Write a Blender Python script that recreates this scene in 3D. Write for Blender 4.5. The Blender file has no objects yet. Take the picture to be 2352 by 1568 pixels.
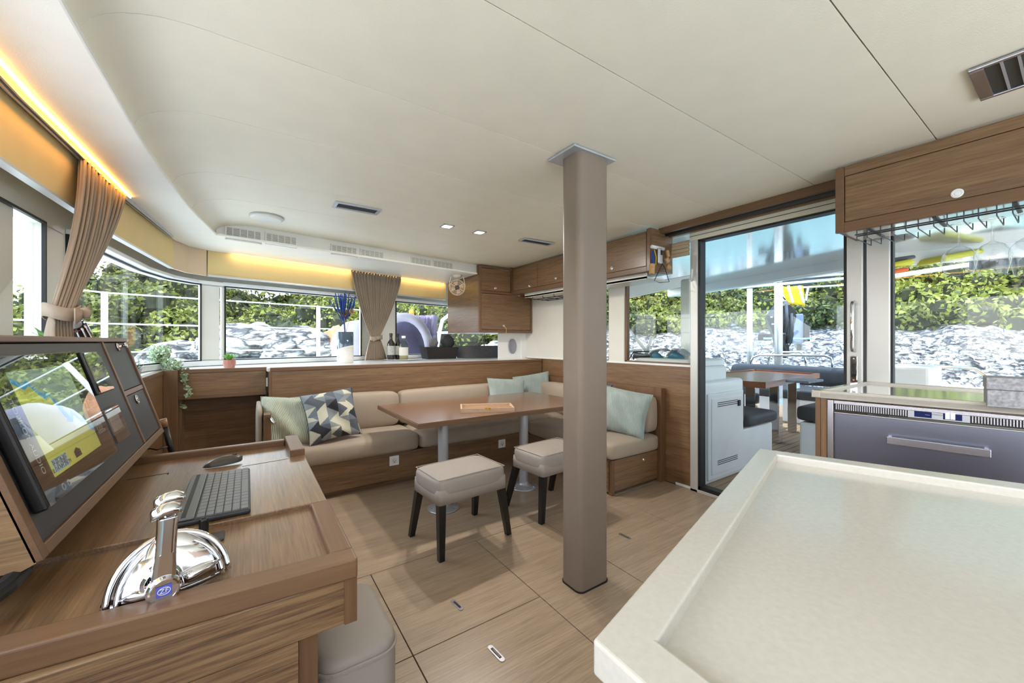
import bpy, bmesh, math, random
from mathutils import Vector, Matrix, Euler
random.seed(7)
C = bpy.context.scene.collection
sc = bpy.context.scene
PI = math.pi

# ---------------------------------------------------------------- camera, light, exposure
FPX, CX, CY, HC = 895.0, 1176.0, 784.0, 1.15      # focal length in pixels of a 2352 px wide frame, eye height
AZ = math.atan((2499 - CX) / FPX)
FW = Vector((math.cos(AZ), math.sin(AZ), 0)); RT = Vector((math.sin(AZ), -math.cos(AZ), 0)); UP = Vector((0, 0, 1))
EYE = Vector((0, 0, HC))
cd = bpy.data.cameras.new('camera'); cam = bpy.data.objects.new('camera', cd); C.objects.link(cam)
cd.sensor_width = 36; cd.lens = FPX / 2352 * 36; cd.clip_start = 0.02; cd.clip_end = 500
cam.location = EYE; cam.rotation_euler = (PI / 2, 0, AZ - PI / 2)
sc.camera = cam
vs = sc.view_settings
vs.view_transform = 'Standard'; vs.look = 'None'; vs.gamma = 1; vs.use_curve_mapping = False
vs.exposure = 0.74
cy = sc.cycles
cy.use_denoising = True
try: cy.denoiser = 'OPENIMAGEDENOISE'
except Exception: pass
cy.max_bounces = 8; cy.diffuse_bounces = 4; cy.glossy_bounces = 4; cy.transmission_bounces = 6; cy.transparent_max_bounces = 12
cy.sample_clamp_indirect = 6; cy.caustics_reflective = False; cy.caustics_refractive = False
cy.use_adaptive_sampling = True; cy.adaptive_threshold = 0.02

SUN = Vector((0.16, -0.42, 1.0)).normalized()
w = bpy.data.worlds.new('sky'); sc.world = w; w.use_nodes = True
wn, wl = w.node_tree.nodes, w.node_tree.links
wn.clear()
wo = wn.new('ShaderNodeOutputWorld'); bg = wn.new('ShaderNodeBackground'); wl.new(bg.outputs[0], wo.inputs[0])
tc = wn.new('ShaderNodeTexCoord'); sep = wn.new('ShaderNodeSeparateXYZ'); wl.new(tc.outputs['Generated'], sep.inputs[0])
rp = wn.new('ShaderNodeValToRGB'); wl.new(sep.outputs[2], rp.inputs[0])
rp.color_ramp.elements[0].position = 0.0; rp.color_ramp.elements[0].color = (1.0, 1.0, 1.0, 1)
rp.color_ramp.elements[1].position = 0.75; rp.color_ramp.elements[1].color = (0.55, 0.72, 1.0, 1)
# hazy sky, brightest to port
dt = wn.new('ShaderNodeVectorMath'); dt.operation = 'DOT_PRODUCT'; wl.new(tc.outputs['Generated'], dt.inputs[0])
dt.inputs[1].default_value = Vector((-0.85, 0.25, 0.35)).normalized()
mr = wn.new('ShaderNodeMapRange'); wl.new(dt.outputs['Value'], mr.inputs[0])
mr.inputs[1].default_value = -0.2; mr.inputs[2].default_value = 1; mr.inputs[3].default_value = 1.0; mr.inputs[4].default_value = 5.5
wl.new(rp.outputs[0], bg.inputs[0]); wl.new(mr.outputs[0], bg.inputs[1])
sd = bpy.data.lights.new('sun', 'SUN'); so = bpy.data.objects.new('sun', sd); C.objects.link(so)
sd.energy = 3.8; sd.angle = 0.009; sd.color = (1, 0.97, 0.93)
so.rotation_euler = SUN.to_track_quat('Z', 'Y').to_euler()

# ---------------------------------------------------------------- a pixel of the 2352x1568 frame to a point of the room
def ray(px, py): return FW + RT * ((px - CX) / FPX) - UP * ((py - CY) / FPX)
def PZ(px, py, z): d = ray(px, py); return EYE + d * ((z - HC) / d.z)
def PX(px, py, x): d = ray(px, py); return EYE + d * (x / d.x)
def PY(px, py, y): d = ray(px, py); return EYE + d * (y / d.y)
def PP(px, py, p0, n):
    d = ray(px, py); n = Vector(n); return EYE + d * ((Vector(p0) - EYE).dot(n) / d.dot(n))
def PD(px, py, dep): return EYE + ray(px, py) * dep
def zc(y):
    t = min(1, max(0, (y - 1.2) / 2.5)); return 2.035 - 0.030 * t * t * (3 - 2 * t)
def PC(px, py):
    p = PZ(px, py, 2.03)
    for _ in range(6): p = PZ(px, py, zc(p.y))
    return p

# ---------------------------------------------------------------- materials
def new_mat(name):
    m = bpy.data.materials.new(name); m.use_nodes = True
    n, l = m.node_tree.nodes, m.node_tree.links
    return m, n, l, n['Principled BSDF']
def lin(c):
    return tuple(((v / 255) / 12.92 if v / 255 <= 0.04045 else ((v / 255 + 0.055) / 1.055) ** 2.4) for v in c)
def mat(name, rgb, rough=0.5, metal=0.0, var=0.0, vscale=8.0, bump=0.0, bscale=200.0, coat=0.0, emit=None, estr=0.0, spec=None, sheen=0.0, squash=(1, 1, 1)):
    m, n, l, b = new_mat(name)
    c = lin(rgb)
    b.inputs['Base Color'].default_value = (*c, 1); b.inputs['Roughness'].default_value = rough; b.inputs['Metallic'].default_value = metal
    if coat: b.inputs['Coat Weight'].default_value = coat; b.inputs['Coat Roughness'].default_value = 0.08
    if spec is not None: b.inputs['Specular IOR Level'].default_value = spec
    if sheen: b.inputs['Sheen Weight'].default_value = sheen
    if emit: b.inputs['Emission Color'].default_value = (*lin(emit), 1); b.inputs['Emission Strength'].default_value = estr
    t = n.new('ShaderNodeTexCoord'); mp = n.new('ShaderNodeMapping'); mp.inputs['Scale'].default_value = squash
    l.new(t.outputs['Object'], mp.inputs[0])
    if True:
        nz = n.new('ShaderNodeTexNoise'); nz.inputs['Scale'].default_value = vscale; nz.inputs['Detail'].default_value = 5
        l.new(mp.outputs[0], nz.inputs[0])
        r = n.new('ShaderNodeValToRGB'); l.new(nz.outputs[0], r.inputs[0])
        v = max(var, 0.02)
        r.color_ramp.elements[0].position = 0.3; r.color_ramp.elements[0].color = (*[x * (1 - v) for x in c], 1)
        r.color_ramp.elements[1].position = 0.7; r.color_ramp.elements[1].color = (*[min(1, x * (1 + v)) for x in c], 1)
        l.new(r.outputs[0], b.inputs['Base Color'])
    if bump:
        n2 = n.new('ShaderNodeTexNoise'); n2.inputs['Scale'].default_value = bscale; n2.inputs['Detail'].default_value = 3
        l.new(mp.outputs[0], n2.inputs[0])
        bp = n.new('ShaderNodeBump'); bp.inputs['Strength'].default_value = bump; bp.inputs['Distance'].default_value = 0.002
        l.new(n2.outputs[0], bp.inputs['Height']); l.new(bp.outputs[0], b.inputs['Normal'])
    return m
def wood(name, dark, light, axis='X', rough=0.35, fine=150.0, contrast=0.5, coat=0.15, bump=0.15):
    m, n, l, b = new_mat(name)
    t = n.new('ShaderNodeTexCoord'); mp = n.new('ShaderNodeMapping'); l.new(t.outputs['Object'], mp.inputs[0])
    lo = 0.035
    mp.inputs['Scale'].default_value = {'X': (lo, 1, 1), 'Y': (1, lo, 1), 'Z': (1, 1, lo)}[axis]
    n1 = n.new('ShaderNodeTexNoise'); n1.inputs['Scale'].default_value = fine; n1.inputs['Detail'].default_value = 6; n1.inputs['Roughness'].default_value = 0.65
    n2 = n.new('ShaderNodeTexNoise'); n2.inputs['Scale'].default_value = fine * 0.13; n2.inputs['Detail'].default_value = 3; n2.inputs['Distortion'].default_value = 0.1
    l.new(mp.outputs[0], n1.inputs[0]); l.new(mp.outputs[0], n2.inputs[0])
    mx = n.new('ShaderNodeMix'); mx.data_type = 'FLOAT'; mx.inputs[0].default_value = 0.33
    l.new(n1.outputs[0], mx.inputs[2]); l.new(n2.outputs[0], mx.inputs[3])
    r = n.new('ShaderNodeValToRGB'); l.new(mx.outputs[0], r.inputs[0])
    r.color_ramp.elements[0].position = 0.5 - 0.5 * (1 - contrast) * 0.5 - 0.05; r.color_ramp.elements[0].color = (*lin(dark), 1)
    r.color_ramp.elements[1].position = 0.5 + 0.5 * (1 - contrast) * 0.5 + 0.05; r.color_ramp.elements[1].color = (*lin(light), 1)
    l.new(r.outputs[0], b.inputs['Base Color'])
    b.inputs['Roughness'].default_value = rough; b.inputs['Coat Weight'].default_value = coat; b.inputs['Coat Roughness'].default_value = 0.2
    bp = n.new('ShaderNodeBump'); bp.inputs['Strength'].default_value = bump; bp.inputs['Distance'].default_value = 0.001
    l.new(n1.outputs[0], bp.inputs['Height']); l.new(bp.outputs[0], b.inputs['Normal'])
    return m
def glass_mat(name, tint=(0.9, 0.95, 0.95), refl=1.0, rough=0.0):
    m = bpy.data.materials.new(name); m.use_nodes = True
    n, l = m.node_tree.nodes, m.node_tree.links; n.clear()
    o = n.new('ShaderNodeOutputMaterial'); mx = n.new('ShaderNodeMixShader'); tr = n.new('ShaderNodeBsdfTransparent'); gl = n.new('ShaderNodeBsdfGlossy')
    lw = n.new('ShaderNodeLayerWeight'); lw.inputs[0].default_value = 0.5
    pw = n.new('ShaderNodeMath'); pw.operation = 'POWER'; pw.inputs[1].default_value = 5; l.new(lw.outputs['Facing'], pw.inputs[0])
    mu = n.new('ShaderNodeMath'); mu.operation = 'MULTIPLY_ADD'; mu.inputs[1].default_value = 0.5 * refl; mu.inputs[2].default_value = 0.022 * refl; l.new(pw.outputs[0], mu.inputs[0])
    tr.inputs[0].default_value = (*tint, 1); gl.inputs['Roughness'].default_value = rough
    l.new(mu.outputs[0], mx.inputs[0]); l.new(tr.outputs[0], mx.inputs[1]); l.new(gl.outputs[0], mx.inputs[2]); l.new(mx.outputs[0], o.inputs[0])
    return m

M = {}
WD, WL = (92, 66, 43), (150, 116, 82)
for ax in 'XYZ':
    M['wood' + ax] = wood('oak_veneer_' + ax.lower(), WD, WL, ax)
    M['trim' + ax] = wood('oak_solid_' + ax.lower(), (98, 70, 46), (128, 94, 64), ax, rough=0.42, fine=90, contrast=0.25, bump=0.05)
M['floor'] = wood('floor_oak', (132, 110, 86), (196, 172, 146), 'X', rough=0.33, fine=170, contrast=0.25, coat=0.1)
M['desk'] = wood('desk_oak', (82, 58, 38), (150, 116, 80), 'Y', rough=0.3, fine=240, contrast=0.35, coat=0.45, bump=0.02)
M['deskx'] = wood('desk_oak_x', (84, 60, 40), (162, 128, 90), 'X', rough=0.35, fine=200, contrast=0.6, coat=0.1)
M['table'] = wood('table_oak', (104, 74, 54), (136, 102, 78), 'X', rough=0.22, fine=90, contrast=0.2, coat=0.5)
M['ceil'] = mat('ceiling_vinyl', (240, 233, 212), 0.45, bump=0.25, bscale=260, var=0.015)
M['soffit'] = mat('soffit_vinyl', (242, 239, 228), 0.4, bump=0.2, bscale=260, var=0.015)
M['white'] = mat('white_gelcoat', (240, 240, 238), 0.3, coat=0.3)
M['wallw'] = mat('white_wall', (226, 222, 212), 0.4)
M['frame'] = mat('satin_aluminium', (205, 204, 200), 0.35, 0.35)
M['black'] = mat('black_rubber', (22, 22, 24), 0.5)
M['gap'] = mat('dark_gap', (30, 24, 18), 0.9)
M['fabric'] = mat('beige_upholstery', (170, 153, 134), 0.75, bump=0.25, bscale=900, var=0.04, sheen=0.1)
M['stool'] = mat('taupe_upholstery', (162, 151, 141), 0.6, bump=0.2, bscale=900, var=0.03)
M['blind'] = mat('ochre_blind', (222, 196, 138), 0.7, bump=0.1, bscale=500)
M['blindb'] = mat('beige_panel', (214, 190, 158), 0.6, bump=0.1, bscale=500)
M['curtain'] = mat('taupe_curtain', (160, 142, 124), 0.85, bump=0.2, bscale=1200, var=0.05)
M['chrome'] = mat('chrome', (225, 225, 228), 0.06, 1.0)
M['fridge'] = mat('blue_steel', (140, 142, 158), 0.30, 1.0, bump=0.06, bscale=60, squash=(1, 1, 30))
M['keycap'] = mat('keycap', (112, 114, 120), 0.4)  # sheen of the keys put into a lighter base colour
M['steel'] = mat('brushed_steel', (190, 188, 194), 0.27, 1.0, bump=0.1, bscale=60, squash=(1, 1, 30))
M['alu'] = mat('silver_paint', (186, 188, 192), 0.35, 0.5)
M['stone'] = mat('cream_quartz', (192, 187, 175), 0.22, coat=0.35, var=0.04, vscale=140)
M['stoneg'] = mat('grey_quartz', (196, 192, 182), 0.1, coat=0.8, var=0.04, vscale=140)
M['pillar'] = mat('taupe_leather', (134, 118, 104), 0.42, bump=0.35, bscale=420, var=0.03)
M['blackw'] = mat('black_wood', (18, 16, 15), 0.4, bump=0.2, bscale=90, squash=(1, 1, .1))
M['panel'] = mat('black_panel', (52, 52, 56), 0.42, bump=0.2, bscale=900)
M['plastic'] = mat('black_plastic', (26, 26, 28), 0.35)
M['dgrey'] = mat('charcoal_vinyl', (62, 64, 68), 0.55, var=0.05, bump=0.1, bscale=500)
M['glass'] = glass_mat('window_glass', (0.93, 0.96, 0.95))
M['dglass'] = glass_mat('door_glass', (0.88, 0.94, 0.97), 1.3)
M['teak'] = wood('teak_deck', (150, 120, 90), (190, 160, 125), 'X', rough=0.6, fine=60, coat=0)

# ---------------------------------------------------------------- mesh helpers
class MB:
    def __init__(s): s.bm = bmesh.new(); s.mi = 0
    def _f(s, vs, mi=None):
        try:
            f = s.bm.faces.new(vs); f.material_index = s.mi if mi is None else mi; return f
        except ValueError: return None
    def box(s, x0, x1, y0, y1, z0, z1, mx=None):
        P = [(x0, y0, z0), (x1, y0, z0), (x1, y1, z0), (x0, y1, z0), (x0, y0, z1), (x1, y0, z1), (x1, y1, z1), (x0, y1, z1)]
        v = [s.bm.verts.new(mx @ Vector(p) if mx else p) for p in P]
        for q in ((3, 2, 1, 0), (4, 5, 6, 7), (0, 1, 5, 4), (1, 2, 6, 5), (2, 3, 7, 6), (3, 0, 4, 7)): s._f([v[i] for i in q])
        return s
    def prism(s, poly, z0, z1):
        n = len(poly)
        if sum(poly[i][0] * poly[(i + 1) % n][1] - poly[(i + 1) % n][0] * poly[i][1] for i in range(n)) < 0: poly = poly[::-1]
        a = [s.bm.verts.new((p[0], p[1], z0)) for p in poly]; b = [s.bm.verts.new((p[0], p[1], z1)) for p in poly]
        s._f(a[::-1]); s._f(b)
        for i in range(n): s._f([a[i], a[(i + 1) % n], b[(i + 1) % n], b[i]])
        return s
    def slab(s, pts, vec):          # polygon in space pushed along a vector
        vec = Vector(vec)
        a = [s.bm.verts.new(p) for p in pts]; b = [s.bm.verts.new(Vector(p) + vec) for p in pts]; n = len(pts)
        s._f(a); s._f(b[::-1])
        for i in range(n): s._f([a[(i + 1) % n], a[i], b[i], b[(i + 1) % n]])
        return s
    def grid(s, rows, closed=False, cap=False):
        V = [[s.bm.verts.new(p) for p in r] for r in rows]
        m = len(V[0])
        for i in range(len(V) - 1):
            for j in range(m if closed else m - 1): s._f([V[i][j], V[i][(j + 1) % m], V[i + 1][(j + 1) % m], V[i + 1][j]])
        if cap: s._f(V[0][::-1]); s._f(V[-1])
        return s
    def tube(s, path, r, n=10, cap=True):
        P = [Vector(p) for p in path]; R = r if isinstance(r, (list, tuple)) else [r] * len(P)
        rows = []; ref = None
        for i, p in enumerate(P):
            t = (P[min(i + 1, len(P) - 1)] - P[max(i - 1, 0)]).normalized()
            if ref is None:
                ref = Vector((0, 0, 1)) if abs(t.z) < 0.9 else Vector((1, 0, 0))
            u = (ref - t * ref.dot(t))
            if u.length < 1e-4: u = t.orthogonal()
            u.normalize(); ref = u; v = t.cross(u)
            rows.append([p + (u * math.cos(2 * PI * k / n) + v * math.sin(2 * PI * k / n)) * R[i] for k in range(n)])
        return s.grid(rows, True, cap)
    def lathe(s, prof, c, n=24, axis=(0, 0, 1), cap=True):
        ax = Vector(axis).normalized(); u = ax.orthogonal().normalized(); v = ax.cross(u); c = Vector(c)
        rows = [[c + ax * h + (u * math.cos(2 * PI * k / n) + v * math.sin(2 * PI * k / n)) * max(r, 1e-4) for k in range(n)] for r, h in prof]
        return s.grid(rows, True, cap)
    def sphere(s, c, r, n=16, sq=(1, 1, 1)):
        c = Vector(c); rows = []
        for i in range(n // 2 + 1):
            a = -PI / 2 + PI * i / (n // 2)
            rows.append([c + Vector((math.cos(a) * math.cos(2 * PI * k / n) * r * sq[0], math.cos(a) * math.sin(2 * PI * k / n) * r * sq[1], math.sin(a) * r * sq[2])) for k in range(n)])
        V = [[s.bm.verts.new(p) for p in rw] for rw in rows[1:-1]]
        b = s.bm.verts.new(rows[0][0]); t = s.bm.verts.new(rows[-1][0])
        for k in range(n):
            s._f([b, V[0][(k + 1) % n], V[0][k]]); s._f([t, V[-1][k], V[-1][(k + 1) % n]])
            for i in range(len(V) - 1): s._f([V[i][k], V[i][(k + 1) % n], V[i + 1][(k + 1) % n], V[i + 1][k]])
        return s
    def build(s, name, m, parent=None, bevel=0, smooth=False, seg=2, label=None, subsurf=0):
        me = bpy.data.meshes.new(name)
        if parent is not None:
            off = root_world(parent); bmesh.ops.transform(s.bm, matrix=off.inverted(), verts=s.bm.verts)
        bmesh.ops.recalc_face_normals(s.bm, faces=s.bm.faces)
        s.bm.to_mesh(me); s.bm.free()
        for mm in (m if isinstance(m, (list, tuple)) else [m]): me.materials.append(mm)
        o = bpy.data.objects.new(name, me); C.objects.link(o)
        if parent is not None: o.parent = parent
        if bevel:
            b = o.modifiers.new('b', 'BEVEL'); b.width = bevel; b.segments = seg; b.limit_method = 'ANGLE'; b.angle_limit = 0.6
        if subsurf:
            sb = o.modifiers.new('s', 'SUBSURF'); sb.levels = subsurf; sb.render_levels = subsurf
        if smooth:
            for p in me.polygons: p.use_smooth = True
        if label: o['label'] = label
        return o
def root_world(o):
    mx = Matrix.Identity(4)
    while o is not None:
        mx = Matrix.LocRotScale(o.location, o.rotation_euler, o.scale) @ mx; o = o.parent
    return mx
def tag(o, label, cat, group=None):
    o['label'] = label; o['category'] = cat
    if group: o['group'] = group
    return o
def thing(name, label, cat, loc=(0, 0, 0), rot=(0, 0, 0), group=None):
    o = bpy.data.objects.new(name, None); C.objects.link(o); o.location = loc; o.rotation_euler = rot; o.empty_display_size = 0.05
    return tag(o, label, cat, group)
def struct(o): o['kind'] = 'structure'; return o
def copy_tree(o, parent=None):
    c = o.copy(); C.objects.link(c); c.parent = parent
    for ch in [x for x in C.objects if x.parent == o]: copy_tree(ch, c)
    return c
def text(s, size, mx, m, parent, name='lettering', ext=0.0003, align='CENTER'):
    cu = bpy.data.curves.new(name, 'FONT'); cu.body = s; cu.size = size; cu.extrude = ext; cu.align_x = align; cu.align_y = 'CENTER'
    o = bpy.data.objects.new('tmp', cu); C.objects.link(o)
    dg = bpy.context.evaluated_depsgraph_get()
    me = bpy.data.meshes.new_from_object(o.evaluated_get(dg)); bpy.data.objects.remove(o); me.name = name
    me.materials.clear(); me.materials.append(m); me.transform(root_world(parent).inverted() @ mx)
    r = bpy.data.objects.new(name, me); C.objects.link(r); r.parent = parent; return r
def frame_mx(o, ex, ey):
    ex = Vector(ex).normalized(); ey = Vector(ey); ey = (ey - ex * ey.dot(ex)).normalized(); ez = ex.cross(ey)
    mx = Matrix((ex, ey, ez)).transposed().to_4x4(); mx.translation = Vector(o); return mx
def lerp(a, b, t): return a + (b - a) * t
def knob(parent, c, n, r=0.012, m='chrome', name='knob'):
    n = Vector(n).normalized()
    return MB().lathe([(0.0, -0.001), (r, -0.001), (r, 0.003), (r * .75, 0.004), (r * .7, 0.002), (r * .45, 0.002), (r * .4, 0.006), (0, 0.006)], c, 20, n).build(name, M[m], parent, smooth=True)
# ================================================================= the saloon shell
XD = 2.86                    # inner face of the aft wall with the sliding door
LEDGE = 0.945
def offset_path(P, d):
    out = []
    for i in range(len(P)):
        a = Vector(P[max(i - 1, 0)]); b = Vector(P[min(i + 1, len(P) - 1)]); t = (b - a).normalized(); out.append(tuple(Vector(P[i]) + Vector((-t.y, t.x)) * d))
    return out
def strip(b, P, z0, z1, th, side=1, mi=None):   # wall strip following a plan path
    Q = offset_path(P, th * side)
    if mi is not None: b.mi = mi
    rows = []
    for p, q in zip(P, Q): rows.append([(p[0], p[1], z0), (q[0], q[1], z0), (q[0], q[1], z1), (p[0], p[1], z1)])
    b.grid(rows, True, True)
EF = Vector((0.968, 0.252)).normalized()
A0 = Vector((-0.2, 4.24))
def fwd(t): p = A0 + EF * t; return (p.x, p.y)
WL_PATH = [(-.72, -1.3), (-.71, 0.4), (-.708, .62), (-.705, 1.0), (-.70, 2.0), (-.675, 2.9), (-.61, 3.6), (-.52, 3.95), (-.38, 4.15), (-.2, 4.24)]
WF_PATH = [(-.2, 4.24), fwd(1.0), fwd(2.0), fwd(3.3)]
def on_path(P, px):                          # point of a plan path seen at image column px
    for i in range(len(P) - 1):
        f = []
        for k in (0, 1):
            q = Vector((*P[i + k], 0)); f.append(CX + FPX * q.dot(RT) / max(1e-3, q.dot(FW)) if q.dot(FW) > 0 else -9999)
        if (f[0] - px) * (f[1] - px) <= 0 and f[0] > -9000:
            lo, hi = 0.0, 1.0
            for _ in range(30):
                m = (lo + hi) / 2; q = Vector((*P[i], 0)).lerp(Vector((*P[i + 1], 0)), m); g = CX + FPX * q.dot(RT) / q.dot(FW)
                if g < px: lo = m
                else: hi = m
            return i, lo, tuple(Vector(P[i]).lerp(Vector(P[i + 1]), lo))
    return None
def sub_path(P, a, b):
    ia, ta, pa = on_path(P, a); ib, tb, pb = on_path(P, b)
    return [pa] + [P[k] for k in range(ia + 1, ib + 1)] + [pb]

# floor: boards of the sole laid with thin joints over a dark subfloor
fl = MB().box(-.75, 3.0, -1.3, 4.4, -0.08, -0.012).build('floor', M['gap']); struct(fl)
G = 0.0022
def board(x0, x1, y0, y1): return MB().box(x0 + G, x1 - G, y0 + G, y1 - G, -0.012, 0).build('floor_panel', M['floor'], fl, bevel=0.0008)
p1 = board(-.74, .50, -1.25, 1.385); p2 = board(.50, 1.09, .2, 1.385); p3 = board(.50, 1.09, 1.385, 1.985); p4 = board(-.74, .50, 1.385, 1.985)
p5 = board(-.74, 2.85, 1.985, 4.3); p6 = board(1.09, 1.56, .2, 1.985); p7 = board(1.56, 2.22, .2, 1.985); p8 = board(2.22, 2.85, .2, 1.985)
p9 = board(.50, 2.85, -1.25, .2)
for par, (a, b) in ((p3, ((1038, 1378), (1062, 1401))), (p2, ((1123, 1483), (1157, 1519))), (p7, ((1422, 1225), (1449, 1238)))):
    A, B = PZ(*a, 0), PZ(*b, 0); c = (A + B) / 2; d = (B - A).normalized(); L = (B - A).length / 2; mx = frame_mx(c, d, Vector((-d.y, d.x, 0)))
    r = 0.011
    pts = [(math.cos(t) * r + (L - r) * (1 if math.cos(t) > 0 else -1), math.sin(t) * r) for t in [PI * (k + .5) / 8 - PI / 2 for k in range(16)]]
    o = MB(); o.prism(pts, 0.0, 0.0025); bmesh.ops.transform(o.bm, matrix=mx, verts=o.bm.verts); lr = o.build('lift_ring', M['steel'], par)
    o = MB(); o.box(-L * .62, L * .62, -r * .45, r * .45, 0.002, 0.0032, mx); o.build('finger_slot', M['black'], lr)
    o = MB(); o.box(-L * .5, L * .5, -r * .2, r * .2, 0.002, 0.0042, mx); o.build('pull_bar', M['chrome'], lr)

SZ = 1.893
# ceiling: strips of padded panels separated by fine joints
seams = [PC(1480, 209).y, (PC(1110, 0).y + PC(1850, 418).y) / 2, (PC(1905, 0).y + PC(2147, 320).y) / 2, (PC(600, 113).y + PC(1200, 328).y) / 2, (PC(350, 228).y + PC(1280, 472).y) / 2, PC(640, 423).y, PC(640, 478).y]
S = sorted([seams[1], seams[2], seams[3], seams[4], PC(600, 415).y, PC(560, 462).y])
LIP = [(-.36, -1.3), (-.352, 0.3), (-.345, 1.44), (-.335, 2.04), (-.32, 2.36), (-.275, 2.9), (-.19, 3.50)]
LIP = [(x * .975, y * .975) for x, y in LIP]
edges = [-1.3] + S + [3.98]
b = MB()
for a, c in zip(edges[:-1], edges[1:]):
    n = max(2, int((c - a) / .12)); g = 0.0020
    rows = []
    for i in range(n + 1):
        y = lerp(a + g, c - g, i / n); z = zc(y)
        xl = -.36
        for k in range(len(LIP) - 1):
            if LIP[k][1] <= y <= LIP[k + 1][1]: xl = lerp(LIP[k][0], LIP[k + 1][0], (y - LIP[k][1]) / (LIP[k + 1][1] - LIP[k][1]))
        if y > LIP[-1][1]: xl = LIP[-1][0]
        row = [(xl - .012, y, SZ + .022)]
        for q in range(0, 9):
            t = q / 8 * PI / 2; row.append((xl - .012 + .24 * (1 - math.cos(t)) , y, SZ + .022 + (z - SZ - .022) * math.sin(t)))
        e = 0.0 if (i not in (0, n)) else .0015
        row = [(x, yy, zz + e) for x, yy, zz in row] + [(1.4, y, z + e), (3.05, y, z + .012 + e)]
        rows.append(row + [(3.05, y, z + .05), (xl - .06, y, z + .05)])
    b.grid(rows, True, True)
ce = b.build('ceiling', M['ceil']); struct(ce)
for p in ce.data.polygons: p.use_smooth = True
_e = ce.modifiers.new('e', 'EDGE_SPLIT'); _e.split_angle = 0.5
b = MB(); b.grid([[(-.35, y, zc(y) + .02), (3.05, y, zc(y) + .034)] for y in [-1.3 + 5.3 * i / 40 for i in range(41)]])
MB.build(b, 'joint_backing', M['gap'], ce)
rf = MB().box(-.75, 3.0, -1.3, 5.3, 2.10, 2.16).build('ceiling_deck', M['white']); rf['kind'] = 'structure'; rf.name = 'trim_1'

# soffit over the side windows and the forward windows, with its lip
VP = [(-.64, -1.3), (-.635, 0.5), (-.617, 1.83), (-.57, 2.81), (-.466, 3.84), (-.40, 4.02), (-.289, 4.12)]
K_ = .978
VP = [(x * K_, y * K_) for x, y in VP]
VF = [(-.289, 4.12), (2.32, 4.80), (2.86, 4.94)]
FF = [(-.19, 3.50), (2.12, 3.87), (2.12, 3.87)]
r0 = PP(1088, 633, (2.0, 3.86, 0), (-.158, .987, 0)); 
inner = LIP[:-1] + [(-.183, 3.42), (2.10, 3.785)]
outer = VP + [(2.10, 4.66)]
b = MB(); b.prism(inner + outer[::-1], SZ, SZ + .018)
so_ = b.build('trim_2', M['soffit'], bevel=0.006); struct(so_)
b = MB(); strip(b, [(-.19, 3.45), (2.12, 3.84)], SZ + .016, 2.03, .03); o = b.build('trim_3', M['wallw']); struct(o)

# air grilles in the vertical face of the soffit
nF = Vector((.1665, -.986, 0)).normalized(); eF = Vector((.986, .1665, 0)).normalized(); pF = Vector((-.19, 3.445, 0))
M['gback'] = mat('grille_shadow', (120, 114, 102), .8)
def grille(px0, px1, y0a, y0b, label, cat='air grille'):
    A = PP(px0, y0a, pF, nF); B = PP(px1, y0a, pF, nF); zt, zb = A.z, PP(px0, y0b, pF, nF).z
    A2 = Vector((A.x, A.y, 0)); L = (Vector((B.x, B.y, 0)) - A2).length; mx = frame_mx(Vector((A.x, A.y, (zt + zb) / 2)), eF, UP)
    H = (zt - zb) / 2
    t = thing('air_grille', label, cat, tuple(mx.translation), group='white air grilles along the soffit')
    o = MB()
    for q in ((0, L, H - .008, H), (0, L, -H, -H + .008), (0, .008, -H, H), (L - .008, L, -H, H)): o.box(q[0], q[1], q[2], q[3], -.002, .004, mx)
    o.build('frame', M['wallw'], t)
    o = MB().box(.006, L - .006, -H + .006, H - .006, -.0022, -.0012, mx).build('backing', M['gback'], t)
    nx, ny = int(L / .05), 9
    for r in range(ny):
        z = lerp(-H + .012, H - .012, r / (ny - 1)); o = MB().box(.006, L - .006, z - .0022, z + .0022, -.001, .0025, mx).build('slat', M['wallw'], t)
    o = MB()
    for k in range(1, nx + 1): x = L * k / (nx + 1); o.box(x - .0025, x + .0025, -H, H, -.001, .003, mx)
    o.build('mullion', M['wallw'], t)
grille(517, 601, 517, 549, 'first white air grille of the soffit, next to the ceiling corner')
grille(609, 682, 532, 560, 'second white air grille of the soffit, counted from the ceiling corner')
grille(760, 820, 559, 584, 'left grille of the middle pair in the soffit')
grille(827, 881, 570, 592, 'right grille of the middle pair in the soffit')
grille(944, 990, 588, 608, 'left grille of the last pair in the soffit, towards the corner cabinet')
grille(995, 1040, 596, 616, 'right grille of the last pair in the soffit, nearest the corner cabinet')

# blinds / padded band above the windows
b = MB(); strip(b, VP[:5], 1.685, SZ, .02); o = b.build('window_blind', M['blind'])
tag(o, 'ochre roller blind band above the port side windows behind the tied curtain', 'blind')
b = MB(); strip(b, VP[4:], 1.685, SZ, .02); o = b.build('trim_4', M['blindb']); struct(o)
b = MB(); strip(b, [(-.275, 4.032), (2.12, 4.655)], 1.695, SZ, .02); o = b.build('window_blind', M['blind'])
tag(o, 'ochre roller blind band above the long forward window', 'blind')
b = MB(); P = [(x + .012, y) for x, y in VP[:4]] + [(-.445, 3.70)]; strip(b, P, 1.675, 1.686, .03); strip(b, [(-.27, 4.02), (2.12, 4.645)], 1.685, 1.697, .05); o = b.build('trim_5', M['frame']); struct(o)
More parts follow.
